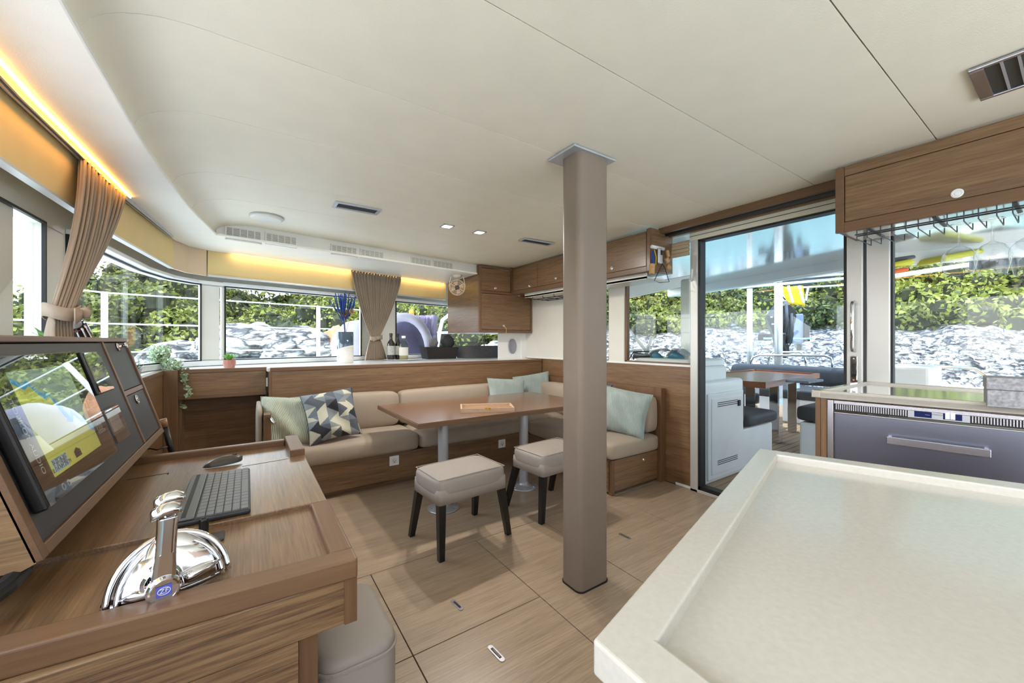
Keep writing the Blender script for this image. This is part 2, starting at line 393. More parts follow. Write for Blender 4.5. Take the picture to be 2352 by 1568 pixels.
# curtain rail and light strip in the soffit on the port side
b = MB(); strip(b, [(-.585, -1.5), (-.583, 1.79), (-.538, 2.75), (-.452, 3.62)], 1.878, 1.893, -.006); strip(b, [(-.570, -1.5), (-.568, 1.79), (-.524, 2.75), (-.443, 3.60)], 1.878, 1.893, -.006); b.build('rail', M['alu'])
rl = [o for o in C.objects if o.name == 'rail'][0]; rl.name = 'curtain_rail'; tag(rl, 'double grey metal curtain rail under the port soffit', 'curtain rail')
led = mat('warm_led', (255, 190, 90), emit=(255, 184, 84), estr=10)
b = MB(); strip(b, [(-.548, 0.2), (-.546, 1.79), (-.503, 2.75)], 1.884, 1.8925, -.005); o = b.build('light_strip', led); tag(o, 'warm glowing light strip along the top of the tied port curtain', 'light strip')
ld = bpy.data.lights.new('led_light', 'AREA'); ld.shape = 'RECTANGLE'; ld.size = 2.4; ld.size_y = .01; ld.energy = 1.2; ld.color = (1, .74, .40)
lo_ = bpy.data.objects.new('led_light', ld); C.objects.link(lo_); lo_.location = (-.53, 1.55, 1.878); lo_.rotation_euler = (0, math.radians(-25), PI / 2)
lo_.rotation_euler = Vector((.55, 0, 1)).to_track_quat('Z', 'Y').to_euler(); lo_.rotation_euler = (Matrix.Rotation(0.02, 3, 'Z') @ Vector((.55, 0, 1)).to_track_quat('Z', 'X').to_matrix()).to_euler()
l2 = ld.copy(); l2.size = 2.3; l2.energy = 1.0; q = bpy.data.objects.new('led_light', l2); C.objects.link(q); q.location = (1.0, 4.32, 1.885)
q.rotation_euler = (frame_mx((0, 0, 0), (.968, .252, 0), Vector((.252 * .9, -.968 * .9, .6)).cross(Vector((.968, .252, 0)))).to_euler())

# side wall and forward wall: sill band, head band, posts
def wall(name, P, posts, zb0=0.0):
    b = MB(); strip(b, P, zb0, 0.995, .05); strip(b, P, 1.625, 2.1, .05)
    for a, c in posts: strip(b, sub_path(P, a, c), .99, 1.63, .05)
    o = b.build(name, M['wallw']); struct(o); return o
WALL = WL_PATH + WF_PATH[1:]
wl_ = wall('wall_left', WL_PATH, [(-60, 30), (98, 150), (462, 504)])
wf_ = wall('wall_forward', WF_PATH, [(509, 515), (830, 908)])
def window(name, P, a, c, z0, z1, g='glass'):
    Q = sub_path(P, a, c); t = thing(name, '', ''); del t['label'], t['category']; struct(t); t.location = (*Q[0], z0)
    b = MB()
    strip(b, Q, z0, z0 + .009, .012, -1); strip(b, Q, z1 - .010, z1, .012, -1)
    for e in (Q[:2], Q[-2:]):
        p, q = Vector(e[0]), Vector(e[1]); d = (q - p).normalized() * .011
        e2 = [tuple(p), tuple(p + d)] if e is not Q[-2:] and e[0] == Q[0] else [tuple(q - d), tuple(q)]
        strip(b, e2, z0, z1, .012, -1)
    b.build('frame', M['black'], t)
    b = MB(); strip(b, offset_path(Q, .02), z0, z1, .006); b.build('pane', M[g], t); return t
window('window_1', WL_PATH, 150, 462, .985, 1.635)
window('window_2', WF_PATH, 515, 830, .985, 1.635)
window('window_3', WF_PATH, 908, 1112, .985, 1.635)
window('window_4', WL_PATH, -200, 98, .985, 1.635)
b = MB(); strip(b, sub_path(WL_PATH, 150, 506), .945, .985, .03, -1); strip(b, [WF_PATH[0], fwd(3.2)], .945, .985, .03, -1); strip(b, sub_path(WL_PATH, 150, 506), 1.635, 1.66, .06, -1); strip(b, [WF_PATH[0], fwd(2.6)], 1.635, 1.665, .06, -1); struct(b.build('trim_6', M['white'], bevel=.004))

# white shelf behind the settee, along the windows
YS = 3.58
b = MB(); b.prism([(-.53, -.5), (-.53, 3.70), (-.42, 3.74), (.12, 3.74), (.12, YS + .02), (2.84, YS + .02), (2.84, fwd(3.1)[1]), A0[:], (-.40, 4.12), (-.53, 3.93), (-.62, 3.6), (-.69, 2.9), (-.71, 1.0), (-.71, -.5)], LEDGE - .03, LEDGE - .004); sh = b.build('shelf', M['white'])
tag(sh, 'white shelf under the port and forward windows, behind the oak ledges', 'shelf')

# aft wall: oak dado, posts, door head
def yx(px): return PX(px, 800, XD).y
b = MB(); b.box(XD, XD + .04, yx(1589), YS + .3, 0, .95); o = b.build('wall_right', M['woodY']); struct(o)
b = MB(); b.box(XD - .012, XD + .05, yx(1588), YS + .3, .95, .966); struct(b.build('trim_7', M['white']))
b = MB(); b.box(XD - .008, XD, yx(1588), yx(1553), 0, .018); struct(b.build('baseboard_right', M['white']))
# post between C-line windows, and wall above the forward corner
b = MB(); b.box(XD - .005, XD + .06, yx(1434), yx(1399), .95, 2.1); b.box(XD, XD + .06, yx(1377), 3.95, .95, 2.1); b.box(XD, XD + .05, -1.3, 3.95, 2.0, 2.12); struct(b.build('trim_8', M['wallw'], bevel=.003))
b = MB(); b.box(2.80, 2.9, 3.92, 3.96, .93, 2.0); b.box(2.47, 2.85, 3.94, 3.955, .93, 1.30); o = b.build('trim_9', M['white']); struct(o)
# window between the post and the door
t = thing('window_5', '', ''); del t['label'], t['category']; struct(t); t.location = (XD, yx(1434), .96)
y0, y1 = yx(1588), yx(1434)
b = MB(); b.box(XD + .01, XD + .05, y1 - .018, y1, .966, 2.0); b.box(XD + .01, XD + .05, y0, y0 + .015, .966, 2.0); b.box(XD + .01, XD + .05, y0, y1, .966, .978); b.build('frame', M['trimZ'], t)
MB().box(XD + .03, XD + .036, y0, y1, .97, 2.0).build('pane', M['glass'], t)
y0, y1 = yx(1399), yx(1377)
t = thing('window_6', '', ''); del t['label'], t['category']; struct(t); t.location = (XD, y1, .96)
b = MB(); b.box(XD + .01, XD + .05, y1, y1 + .02, .966, 2.0); b.build('frame', M['trimZ'], t)
MB().box(XD + .03, XD + .036, y0, y1, .97, 2.0).build('pane', M['glass'], t)
# roman blind folded above that window
bl = MB()
z0 = PX(1560, 590, XD - .02).z
for k in range(4): bl.box(XD - .035 + .004 * k, XD - .012, yx(1588) + .005, yx(1540), z0 + .03 * k, z0 + .03 * k + .028)
bl.box(XD - .03, XD - .008, yx(1588) + .005, yx(1540), z0 + .1, 1.93)
o = bl.build('roman_blind', M['blindb'], bevel=.004); tag(o, 'small folded beige roman blind beside the sliding door frame', 'blind')

M['cream'] = mat('cream_track', (238, 228, 206), .35)
# sliding door and the fixed pane beside it
ya, yb, yc, yd, ye = yx(1590), yx(1607), yx(1948), yx(1989), yx(2047)
t = thing('door_1', '', ''); del t['label'], t['category']; struct(t); t.location = (XD, ya, 0)
HZ = 1.925
b = MB(); b.box(XD - .03, XD + .07, yb, ya, 0, HZ + .03); b.box(XD - .03, XD + .07, -1.3, ya, -.0, .022); b.build('door_frame', M['frame'], t, bevel=.004); MB().box(XD - .035, XD + .07, -1.3, ya, HZ - .0, HZ + .06).build('head_track', M['cream'], t, bevel=.004); MB().box(XD - .037, XD - .03, -1.3, ya, HZ + .03, HZ + .034).build('track_groove', M['dgrey'], t)
b = MB(); b.box(XD - .02, XD + .05, yb - .018, yb, .02, HZ); b.box(XD - .02, XD + .05, yc, yb, HZ - .012, HZ); b.box(XD - .02, XD + .05, yc, yb, .02, .05); b.box(XD - .03, XD + .02, yc, yc + .012, .02, HZ); b.build('gasket', M['black'], t)
b = MB(); b.box(XD - .03, XD + .04, yd + .006, yc, .02, HZ); b.build('door_stile', M['frame'], t, bevel=.005)
b = MB(); b.box(XD - .02, XD + .04, yd - .006, yd + .006, .02, HZ); b.build('seal', M['dgrey'], t)
b = MB(); b.box(XD + .01, XD + .018, yc, yb, .02, HZ); b.build('pane', M['dglass'], t)
yh = yx(1966); zt, zb = PX(1966, 692, XD - .06).z, PX(1966, 806, XD - .06).z
hd = MB().tube([(XD - .03, yh, zt), (XD - .055, yh, zt - .004), (XD - .065, yh, zt - .02), (XD - .065, yh, zb + .02), (XD - .055, yh, zb + .004), (XD - .03, yh, zb)], .009, 12).build('pull_handle', M['chrome'], t, smooth=True)
z0 = PX(1968, 848, XD - .03).z
lk = MB(); lk.box(XD - .038, XD - .03, yh - .016, yh + .016, z0 - .075, z0 + .075); lk = lk.build('lock_plate', M['chrome'], t, bevel=.012, seg=3)
MB().box(XD - .042, XD - .036, yh - .009, yh + .009, z0 - .03, z0 + .03).build('latch', M['black'], lk, bevel=.003)
for zz in (z0 - .06, z0 + .06): MB().lathe([(0, 0), (.005, 0), (.004, .003), (0, .003)], (XD - .037, yh, zz), 12, (-1, 0, 0)).build('screw', M['steel'], lk)
t = thing('window_7', '', ''); del t['label'], t['category']; struct(t); t.location = (XD, ye, .9)
b = MB(); b.box(XD - .02, XD + .04, ye, yd - .006, .0, HZ); b.build('frame', M['frame'], t, bevel=.005)
b = MB(); b.box(XD - .01, XD + .03, ye - .009, ye, .8, HZ); b.box(XD - .01, XD + .03, -1.3, ye, HZ - .01, HZ); b.build('gasket', M['black'], t)
MB().box(XD + .01, XD + .018, -1.3, ye, .8, HZ).build('pane', M['glass'], t)
struct(MB().box(XD, XD + .04, -1.3, yd, 0, .88).build('trim_10', M['wallw']))
# timber beam with a rounded rail over the door
b = MB(); b.box(2.68, 2.72, -.9, 1.90, 1.997, 2.045); b.box(2.72, 2.86, -.9, 1.90, 2.015, 2.03); b.box(2.79, 2.83, -.9, 1.90, 1.983, 2.005); bb = b.build('trim_11', M['trimY'], bevel=.004); struct(bb)
struct(MB().tube([(2.755, -.9, 2.002), (2.755, 1.88, 2.002)], .018, 14).build('trim_12', M['dgrey'], smooth=True))

# centre pillar
P1, P2, P3 = PZ(1285, 1330, 0), PZ(1331, 1368, 0), PZ(1397, 1333, 0)
px0, py0 = 1.247, 1.292; px1, py1 = 1.440, 1.425
t = thing('pillar', 'tall taupe leather-clad square pillar between the floor and the ceiling plate', 'pillar', ((px0 + px1) / 2, (py0 + py1) / 2, 0))
def rrect(x0, x1, y0, y1, r, n=6):
    out = []
    for cx_, cy_, a0 in ((x1 - r, y1 - r, 0), (x0 + r, y1 - r, PI / 2), (x0 + r, y0 + r, PI), (x1 - r, y0 + r, 1.5 * PI)):
        out += [(cx_ + r * math.cos(a0 + PI / 2 * k / n), cy_ + r * math.sin(a0 + PI / 2 * k / n)) for k in range(n + 1)]
    return out
rr = rrect(px0, px1, py0, py1, .03)
o = MB().grid([[(x, y, z) for x, y in rr] for z in (0.004, .5, 1.0, 1.5, 2.026)], True, True).build('cladding', M['pillar'], t)
for p in o.data.polygons: p.use_smooth = abs(p.normal.z) < .5
o.modifiers.new('e', 'EDGE_SPLIT')
MB().grid([[(x, y, z) for x, y in rrect(px0 - .004, px1 + .004, py0 - .004, py1 + .004, .032)] for z in (0, .006)], True, True).build('base_trim', M['black'], t)
b = MB(); b.box(px0 - .045, px1 + .035, py0 - .012, py1 + .045, 2.022, 2.034); b.build('ceiling_plate', M['alu'], t, bevel=.003)
# ================================================================= settee, table, stools
def cushion(name, x0, x1, y0, y1, z0, z1, m, parent, r=.03, puff=.012, welt=True, mx=None):
    # rounded box with slightly swollen faces
    nx = max(6, int((x1 - x0) / .06)); ny = max(6, int((y1 - y0) / .06)); nz = max(4, int((z1 - z0) / .05))
    b = MB(); hx, hy, hz = (x1 - x0) / 2, (y1 - y0) / 2, (z1 - z0) / 2; cx_, cy_, cz_ = (x0 + x1) / 2, (y0 + y1) / 2, (z0 + z1) / 2
    vs_ = {}
    def V(i, j, k):
        key = (i, j, k)
        if key in vs_: return vs_[key]
        def spread(i, n, h):
            t = i / n * 2 - 1; return t * h
        p = Vector((spread(i, nx, hx), spread(j, ny, hy), spread(k, nz, hz)))
        q = Vector((max(-hx + r, min(hx - r, p.x)), max(-hy + r, min(hy - r, p.y)), max(-hz + r, min(hz - r, p.z))))
        d = p - q
        if d.length > r: p = q + d.normalized() * r
        u, v, w_ = p.x / hx, p.y / hy, p.z / hz
        p.z += puff * (1 - u * u) * (1 - v * v) * (1 if w_ > 0 else -1) * abs(w_)
        p.y += puff * .6 * (1 - u * u) * (1 - w_ * w_) * (1 if v > 0 else -1) * abs(v)
        p.x += puff * .6 * (1 - v * v) * (1 - w_ * w_) * (1 if u > 0 else -1) * abs(u)
        p += Vector((cx_, cy_, cz_))
        vs_[key] = b.bm.verts.new(mx @ p if mx else p); return vs_[key]
    for i in range(nx):
        for j in range(ny):
            b._f([V(i, j, 0), V(i, j + 1, 0), V(i + 1, j + 1, 0), V(i + 1, j, 0)]); b._f([V(i, j, nz), V(i + 1, j, nz), V(i + 1, j + 1, nz), V(i, j + 1, nz)])
    for i in range(nx):
        for k in range(nz):
            b._f([V(i, 0, k), V(i + 1, 0, k), V(i + 1, 0, k + 1), V(i, 0, k + 1)]); b._f([V(i, ny, k), V(i, ny, k + 1), V(i + 1, ny, k + 1), V(i + 1, ny, k)])
    for j in range(ny):
        for k in range(nz):
            b._f([V(0, j, k), V(0, j, k + 1), V(0, j + 1, k + 1), V(0, j + 1, k)]); b._f([V(nx, j, k), V(nx, j + 1, k), V(nx, j + 1, k + 1), V(nx, j, k + 1)])
    o = b.build(name, m, parent, smooth=True, subsurf=1)
    return o
SY = 3.10; SX = 2.235; SE = 1.985; SZ0 = .262; SZ1 = .405; BZ = .705
t = thing('settee', 'L-shaped settee with oak base and beige cushions round the saloon table', 'settee', (1.3, 3.3, 0))
b = MB(); b.box(.14, SX, SY, SY + .03, .05, SZ0); b.box(.14, SX, SY + .03, YS - .012, .2, SZ0 - .005); b.box(.14, SX + .03, SY + .05, SY + .07, 0, .06); b.build('base', M['woodX'], t)
b = MB(); b.box(SX, SX + .03, SE + .02, SY + .03, .02, SZ0); b.box(SX + .03, XD - .07, SE + .03, YS - .012, .2, SZ0 - .005); b.build('base', M['woodY'], t)
dr = MB().box(SX + .035, XD - .075, SE, SE + .02, .025, SZ0 - .004).build('drawer_front', M['woodX'], t, bevel=.002)
MB().box(SX, SX + .033, SE - .004, SE + .03, .0, SZ0 - .003).build('corner_post', M['trimZ'], t, bevel=.004)
k = PY(1478, 1055, SE); knob(dr, k, (0, -1, 0), .013)
b = MB(); b.box(XD - .065, XD - .005, SE - .03, SE + .03, 0, .765); b.box(XD - .055, XD - .005, SE + .03, 3.45, .1, .762); b.build('end_board', M['trimZ'], t, bevel=.004)
xs = 1.165
for a, c in ((.15, xs), (xs + .004, SX - .0)): cushion('seat_cushion', a, c, SY - .045, 3.56, SZ0, SZ1, M['fabric'], t)
cushion('seat_cushion', SX + .004, XD - .08, 3.02, 3.56, SZ0, SZ1, M['fabric'], t)
cushion('seat_cushion', SX - .03, XD - .068, SE - .03, 3.015, SZ0 - .003, SZ1 - .01, M['fabric'], t)
for a, c in ((.17, 1.115), (1.12, 2.62)): cushion('back_cushion', a, c, 3.42, 3.57, SZ1 + .005, BZ, M['fabric'], t, r=.035)
cushion('back_cushion', XD - .205, XD - .066, SE - .01, 2.72, SZ1 - .0, BZ - .0, M['fabric'], t, r=.035)
cushion('back_cushion', XD - .205, XD - .066, 2.725, 3.40, SZ1 - .0, BZ - .0, M['fabric'], t, r=.035)
b = MB(); b.box(.085, .128, SY - .02, YS - .012, 0, .66); ar = b.build('end_panel', M['trimZ'], t, bevel=.004)
cushion('side_pad', .045, .083, SY + .06, YS - .01, .10, .70, M['fabric'], t, r=.015, puff=.004)
MB().tube([PD(618, 958, 2.62), PD(626, 966, 2.60), PD(629, 972, 2.58)], .012, 10).build('chrome_catch', M['chrome'], t, smooth=True)

def outlet(px, py, label, Y):
    c = PY(px, py, Y - .001); t = thing('power_outlet', label, 'power outlet', tuple(c), group='white sockets in the settee base')
    h = .038
    MB().box(c.x - h, c.x + h, Y - .011, Y - .001, c.z - h, c.z + h).build('plate', M['white'], t, bevel=.003)
    MB().lathe([(.021, 0), (.021, -.002), (.018, -.002), (.017, .004), (0, .004)], (c.x, Y - .0112, c.z), 24, (0, 1, 0)).build('socket_ring', M['wallw'], t, smooth=False)
    b = MB()
    for dx in (-.008, .008): b.lathe([(0, 0), (.0028, 0), (.0028, .001), (0, .001)], (c.x + dx, Y - .0125, c.z), 10, (0, -1, 0))
    b.lathe([(0, 0), (.004, 0), (.004, .001), (0, .001)], (c.x, Y - .0125, c.z - .011), 10, (0, -1, 0)); b.build('contacts', M['black'], t)
outlet(905, 1057, 'white power outlet in the settee base, left of the table legs', SY)
outlet(1152, 1018, 'small white power outlet in the dark settee base between the two table legs', SY)

TZ = .645
t = thing('dining_table', 'rectangular oak saloon table on two silver column legs', 'table', (1.6, 2.7, 0))
b = MB(); b.prism([(.862, 2.30), (2.362, 2.285), (2.365, 3.145), (.852, 3.165)], TZ - .006, TZ); b.build('tabletop', M['table'], t)
b = MB(); P = [(.860, 2.298), (2.364, 2.283), (2.367, 3.147), (.850, 3.167)]; b.prism(P, TZ - .034, TZ - .005); b.build('edge_band', M['trimX'], t, bevel=.003)
for lx, ly in ((1.116, 2.498), (1.809, 2.508)):
    l_ = MB().lathe([(.036, .012), (.036, TZ - .05), (.06, TZ - .045), (.06, TZ - .036)], (lx, ly, 0), 28).build('leg', M['alu'], t, smooth=True)
    l_.modifiers.new('e', 'EDGE_SPLIT')
    f = MB().lathe([(.108, 0), (.110, .004), (.100, .010), (.06, .014), (.04, .03), (.037, .05)], (lx, ly, 0), 36).build('foot_plate', M['alu'], l_, smooth=True)
    b = MB()
    for k in range(6): b.lathe([(0, 0), (.006, 0), (.005, .002), (0, .002)], (lx + .085 * math.cos(k * PI / 3), ly + .085 * math.sin(k * PI / 3), .0115), 8)
    b.build('bolts', M['steel'], l_)

# stools
def stool(label):
    t = thing('stool', label, 'stool', (1.04, 2.085, 0), group='upholstered stools at the table')
    cs = [PZ(947, 1084, .425), PZ(1013, 1106, .43), PZ(1168, 1078, .425), PZ(1092, 1046, .425)]
    c = sum(cs, Vector()) / 4; ex = ((cs[2] - cs[1]) + (cs[3] - cs[0])).normalized(); ex.z = 0; ey = Vector((-ex.y, ex.x, 0))
    W = ((cs[2] - cs[1]).length + (cs[3] - cs[0]).length) / 4 + .005; D = ((cs[0] - cs[1]).length + (cs[3] - cs[2]).length) / 4 + .005
    mx = frame_mx((c.x, c.y, 0), ex, ey)
    cushion('seat', -W, W, -D, D, .345, .448, M['stool'], t, r=.022, puff=.006, mx=mx)
    b = MB(); b.tube([mx @ Vector(p) for p in [(-W + .012, -D + .012, .442), (W - .012, -D + .012, .442), (W - .012, D - .012, .442), (-W + .012, D - .012, .442), (-W + .012, -D + .012, .442)]], .0025, 6); b.build('piping', M['stool'], t)
    b = MB(); k = .97
    skirt = rrect(-W * .99, W * .99, -D * .99, D * .99, .02, 4); n = len(skirt)
    rows = []
    for z, s_ in ((.335, 1.0), (.36, 1.003), (.39, .995)): rows.append([mx @ Vector((x * s_, y * s_, z - (.018 if (abs(x) > W * .82 and abs(y) > D * .8) and z < .35 else 0))) for x, y in skirt])
    b.grid(rows, True, True); b.build('skirt', M['stool'], t, smooth=True)
    for (sx, sy), q in (((-1, 1), (945, 1230)), ((-1, -1), (1013, 1288)), ((1, -1), (1167, 1226)), ((1, 1), (1090, 1181))):
        f = PZ(*q, 0); a = mx @ Vector((sx * (W - .03), sy * (D - .03), .35)); b = MB(); rows = []
        for p, r in ((f, .0155), (a, .021)): rows.append([p + ex * (r * u) + ey * (r * v) for u, v in ((-1, -1), (1, -1), (1, 1), (-1, 1))])
        b.grid(rows, True, True).build('leg', M['blackw'], t, bevel=.002)
    return t
st1 = stool('taupe padded stool with black legs, fully in view in front of the table')
st2 = copy_tree(st1); st2['label'] = 'taupe padded stool half hidden behind the pillar'
d = PZ(1242, 1202, 0) - PZ(1013, 1288, 0); st2.location = st1.location + d; st2.rotation_euler.z = math.radians(1)

# throw pillows
def pillow(name, label, c, size, nrm, spin, mats, group, thick=.13, lean=0.0, pat=None, rib=False):
    c = Vector(c); n = Vector(nrm).normalized()
    ex = UP.cross(n).normalized(); ey = n.cross(ex)
    mx = frame_mx(c, ex * math.cos(spin) + ey * math.sin(spin), -ex * math.sin(spin) + ey * math.cos(spin))
    t = thing(name, label, 'pillow', tuple(c), group=group)
    N = 96 if pat else 28; rnd = random.Random(label); ph = [rnd.uniform(0, 6) for _ in range(8)]
    def S(u, v, s):
        a = 1 - .10 * (1 - u * u) * abs(v) ** 2; bb = 1 - .10 * (1 - v * v) * abs(u) ** 2
        x = u * size[0] / 2 * bb; y = v * size[1] / 2 * a
        h = ((1 - u ** 4) * (1 - v ** 4)) ** .55 * thick / 2
        wob = .016 * math.sin(3.1 * u + ph[0] + 2 * v) * math.sin(2.6 * v + ph[1]) + .011 * math.sin(7 * u + 5 * v + ph[2]) * (1 - abs(u)) * (1 if s > 0 else .3)
        return mx @ Vector((x, y - .012 * (u * u) * (1 if v > 0 else 0), s * (h + wob * (1 - u ** 4) * (1 - v ** 4))))
    for s in (1, -1):
        b = MB(); rows = [[S(-1 + 2 * j / N, -1 + 2 * i / N, s) for j in range(N + 1)] for i in range(N + 1)]
        V = [[b.bm.verts.new(p) for p in r] for r in rows]
        for i in range(N):
            for j in range(N):
                q = [V[i][j], V[i][j + 1], V[i + 1][j + 1], V[i + 1][j]]
                b._f(q if s > 0 else q[::-1], pat(j / N, i / N) if (pat and s > 0) else 0)
        if s > 0: front = b
        else:
            me = bpy.data.meshes.new('tmp')
        if s > 0: F = b
        else: Bk = b
    o = F.build('front_cover', mats, t, smooth=True); Bk.build('back_cover', mats[0], t, smooth=True)
    b = MB(); path = [S(u, v, 0) for u, v in [(-1 + 2 * k / 12, -1) for k in range(12)] + [(1, -1 + 2 * k / 12) for k in range(12)] + [(1 - 2 * k / 12, 1) for k in range(12)] + [(-1, 1 - 2 * k / 12) for k in range(13)]]
    b.tube(path, .003, 6).build('piping', mats[0], t)
    return t
def cord_mat(name, rgb):
    m = mat(name, rgb, .9, bump=0, var=.1, vscale=14, sheen=.3); n, l = m.node_tree.nodes, m.node_tree.links
    wv = n.new('ShaderNodeTexWave'); wv.wave_type = 'BANDS'; wv.bands_direction = 'X'; wv.inputs['Scale'].default_value = 34; wv.inputs['Distortion'].default_value = .6
    t = n.new('ShaderNodeTexCoord'); mp = n.new('ShaderNodeMapping'); mp.inputs['Rotation'].default_value = (0, 0, .6); l.new(t.outputs['Object'], mp.inputs[0]); l.new(mp.outputs[0], wv.inputs[0])
    bp = n.new('ShaderNodeBump'); bp.inputs['Strength'].default_value = .8; bp.inputs['Distance'].default_value = .003; l.new(wv.outputs['Fac'], bp.inputs['Height']); l.new(bp.outputs[0], n['Principled BSDF'].inputs['Normal'])
    return m
M['cordg'] = cord_mat('sage_corduroy', (182, 186, 164)); M['cordb'] = cord_mat('seafoam_corduroy', (160, 172, 166))
pm = [mat('patch_' + n_, c_, .85, bump=.1, bscale=600) for n_, c_ in (('slate', (92, 96, 104)), ('black', (46, 46, 52)), ('grey', (140, 144, 146)), ('sand', (206, 202, 180)), ('bluegrey', (112, 122, 132)))]
def patch(u, v):
    # columns of right- and left-pointing triangular patches
    c = u * 5.2; k = int(c); f = c - k; r = v * 3.6 + .35 * k; q = int(r); g = r - q
    if k % 2: f = 1 - f
    if abs(f - .0) < .0: return 3
    hit = f < 1 - abs(2 * g - 1)
    if hit: return [3, 2, 3, 4, 2][(q * 2 + k) % 5] if g > .5 else [3, 2, 2, 0, 3][(q * 2 + k) % 5]
    return [0, 1, 4, 0, 3, 1][(q + (1 if g > .5 else 0)) * 5 % 6 if k % 2 else (q + (1 if g > .5 else 0) + k) % 6]
n1 = Vector((.15, -1, .42))
pA = PY(663, 957, 3.22); pillow('throw_pillow', 'sage green corduroy pillow at the left end of the settee', (pA.x, 3.26, .575), (.37, .37), (-.02, -1, .35), -.10, [M['cordg']], 'pillows on the settee')
pB = PY(763, 953, 3.17); pillow('throw_pillow', 'patchwork pillow of grey, black and cream geometric patches', (pB.x, 3.19, pB.z - .0), (.375, .385), (.10, -1, .35), .10, pm, 'pillows on the settee', pat=patch)
c = PY(1168, 906, 3.3); pillow('throw_pillow', 'pale seafoam corduroy pillow behind the far edge of the table, left one', (c.x, 3.32, .60), (.44, .37), (-.05, -1, .3), -.08, [M['cordb']], 'pillows on the settee', thick=.10)
c = PY(1228, 903, 3.3); pillow('throw_pillow', 'pale seafoam corduroy pillow in the settee corner, partly behind its neighbour', (c.x + .08, 3.42, .615), (.42, .38), (-.4, -1, .25), .14, [M['cordb']], 'pillows on the settee', thick=.10)
c = PX(1436, 945, 2.57); pillow('throw_pillow', 'seafoam corduroy pillow on the right arm of the settee, right of the pillar', (2.56, c.y, .575), (.40, .38), (-1, -.35, .3), -.12, [M['cordb']], 'pillows on the settee', thick=.13)
c = PX(1385, 905, 2.6); pillow('throw_pillow', 'dark patchwork pillow mostly hidden behind the pillar', (2.60, c.y + .10, .59), (.36, .36), (-1, -.1, .3), .1, pm, 'pillows on the settee', thick=.11, pat=patch)

# backgammon case
q = [PZ(1058, 939, TZ + .03), PZ(1182, 936, TZ + .03), PZ(1173, 911, TZ + .03), PZ(1065, 911, TZ + .03)]
ex = (q[1] - q[0]).normalized(); ey = Vector((-ex.y, ex.x, 0)); Wd = (q[1] - q[0]).length; Dp = .21
mx = frame_mx((q[0].x, q[0].y, TZ), ex, ey)
t = thing('game_case', 'open pale wooden backgammon case on the saloon table', 'board game', tuple(mx.translation))
M['beech'] = wood('beech', (184, 150, 120), (212, 182, 152), 'X', rough=.4, fine=80, contrast=.1)
MB().box(0, Wd, 0, Dp, .0005, .006, mx).build('bottom', M['beech'], t)
for a in ((0, Wd, 0, .010), (0, Wd, Dp - .01, Dp), (0, .012, .01, Dp - .01), (Wd - .012, Wd, .01, Dp - .01)): MB().box(*a, .006, .032, mx).build('side', M['beech'], t, bevel=.001)
MB().box(.012, Wd - .012, Dp * .5 - .004, Dp * .5 + .004, .006, .024, mx).build('divider', M['beech'], t)
for x in (.47, .53): MB().box(Wd * x - .008, Wd * x + .008, -.002, .012, .018, .0335, mx).build('brass_clasp', mat('brass', (210, 170, 80), .3, 1), t)
mw, mb_ = M['white'], M['plastic']
for i, (x, y, m_) in enumerate(((.12, .62, mw), (.15, .62, mw), (.40, .6, mw), (.44, .6, mw), (.53, .62, mb_), (.56, .62, mb_), (.86, .2, mb_), (.90, .2, mb_), (.93, .26, mb_))):
    c = mx @ Vector((Wd * x, Dp * y, .006 + (i % 2) * .003)); o = MB().lathe([(0, 0), (.011, 0), (.012, .002), (.012, .006), (.011, .008), (0, .008)], c, 16).build('game_piece', m_, smooth=False)
    tag(o, ('white checker near the left end of the open backgammon case' if i < 2 else 'white checker by the middle of the open backgammon case') if m_ is mw else ('black checker by the middle of the open backgammon case' if i < 6 else 'black checker at the right end of the open backgammon case'), 'game piece', ('white' if m_ is mw else 'black') + ' checkers in the case')

# ================================================================= oak ledges round the settee
t = thing('wall_panel', 'long oak ledge panel behind the settee back cushions', 'wall panel', (.15, YS, 0))
MB().box(.15, 2.84, YS, YS + .02, 0.0, LEDGE - .03).build('fascia', M['woodX'], t)
MB().box(.14, 2.84, YS - .006, YS + .03, LEDGE - .03, LEDGE).build('top_rail', M['trimX'], t, bevel=.003)
MB().box(.13, .15, YS - .003, YS + .02, 0, LEDGE - .03).build('end_stile', M['trimZ'], t, bevel=.002)
t = thing('side_cabinet', 'oak cabinet with an open recess between the nav desk and the settee', 'cabinet', (-.2, 3.72, 0))
b = MB(); b.box(-.42, .115, 3.70, 3.72, .75, LEDGE - .028); b.build('fascia', M['woodX'], t)
MB().box(-.42, .125, 3.694, 3.73, LEDGE - .028, LEDGE).build('top_rail', M['trimX'], t, bevel=.003)
MB().box(-.42, .12, 3.685, 3.72, .725, .755).build('bottom_rail', M['trimX'], t, bevel=.003)
MB().box(-.50, .16, 3.90, 3.92, 0, .72).build('back_panel', M['woodX'], t)
b = MB(); b.box(-.43, -.405, 3.72, 3.9, 0, .73).build('side_panel', M['woodZ'], t); MB().box(.11, .13, 3.72, 3.9, 0, .9).build('side_panel', M['woodZ'], t)
c = PY(622, 878, 3.69); MB().box(.118, .128, 3.685, 3.695, c.z - .03, c.z + .04).build('white_hinge', M['white'], t)
t = thing('wall_panel', 'oak side panel running from behind the nav console towards the cabinet recess', 'wall panel', (-.5, 3, 0))
MB().box(-.53, -.50, 1.86, 3.70, 0, LEDGE - .03).build('panel', M['woodY'], t)
MB().box(-.535, -.495, 1.86, 3.70, LEDGE - .03, LEDGE).build('top_rail', M['trimY'], t, bevel=.003)
MB().box(-.50, -.42, 3.66, 3.70, 0, LEDGE).build('corner_stile', M['trimZ'], t, bevel=.003)

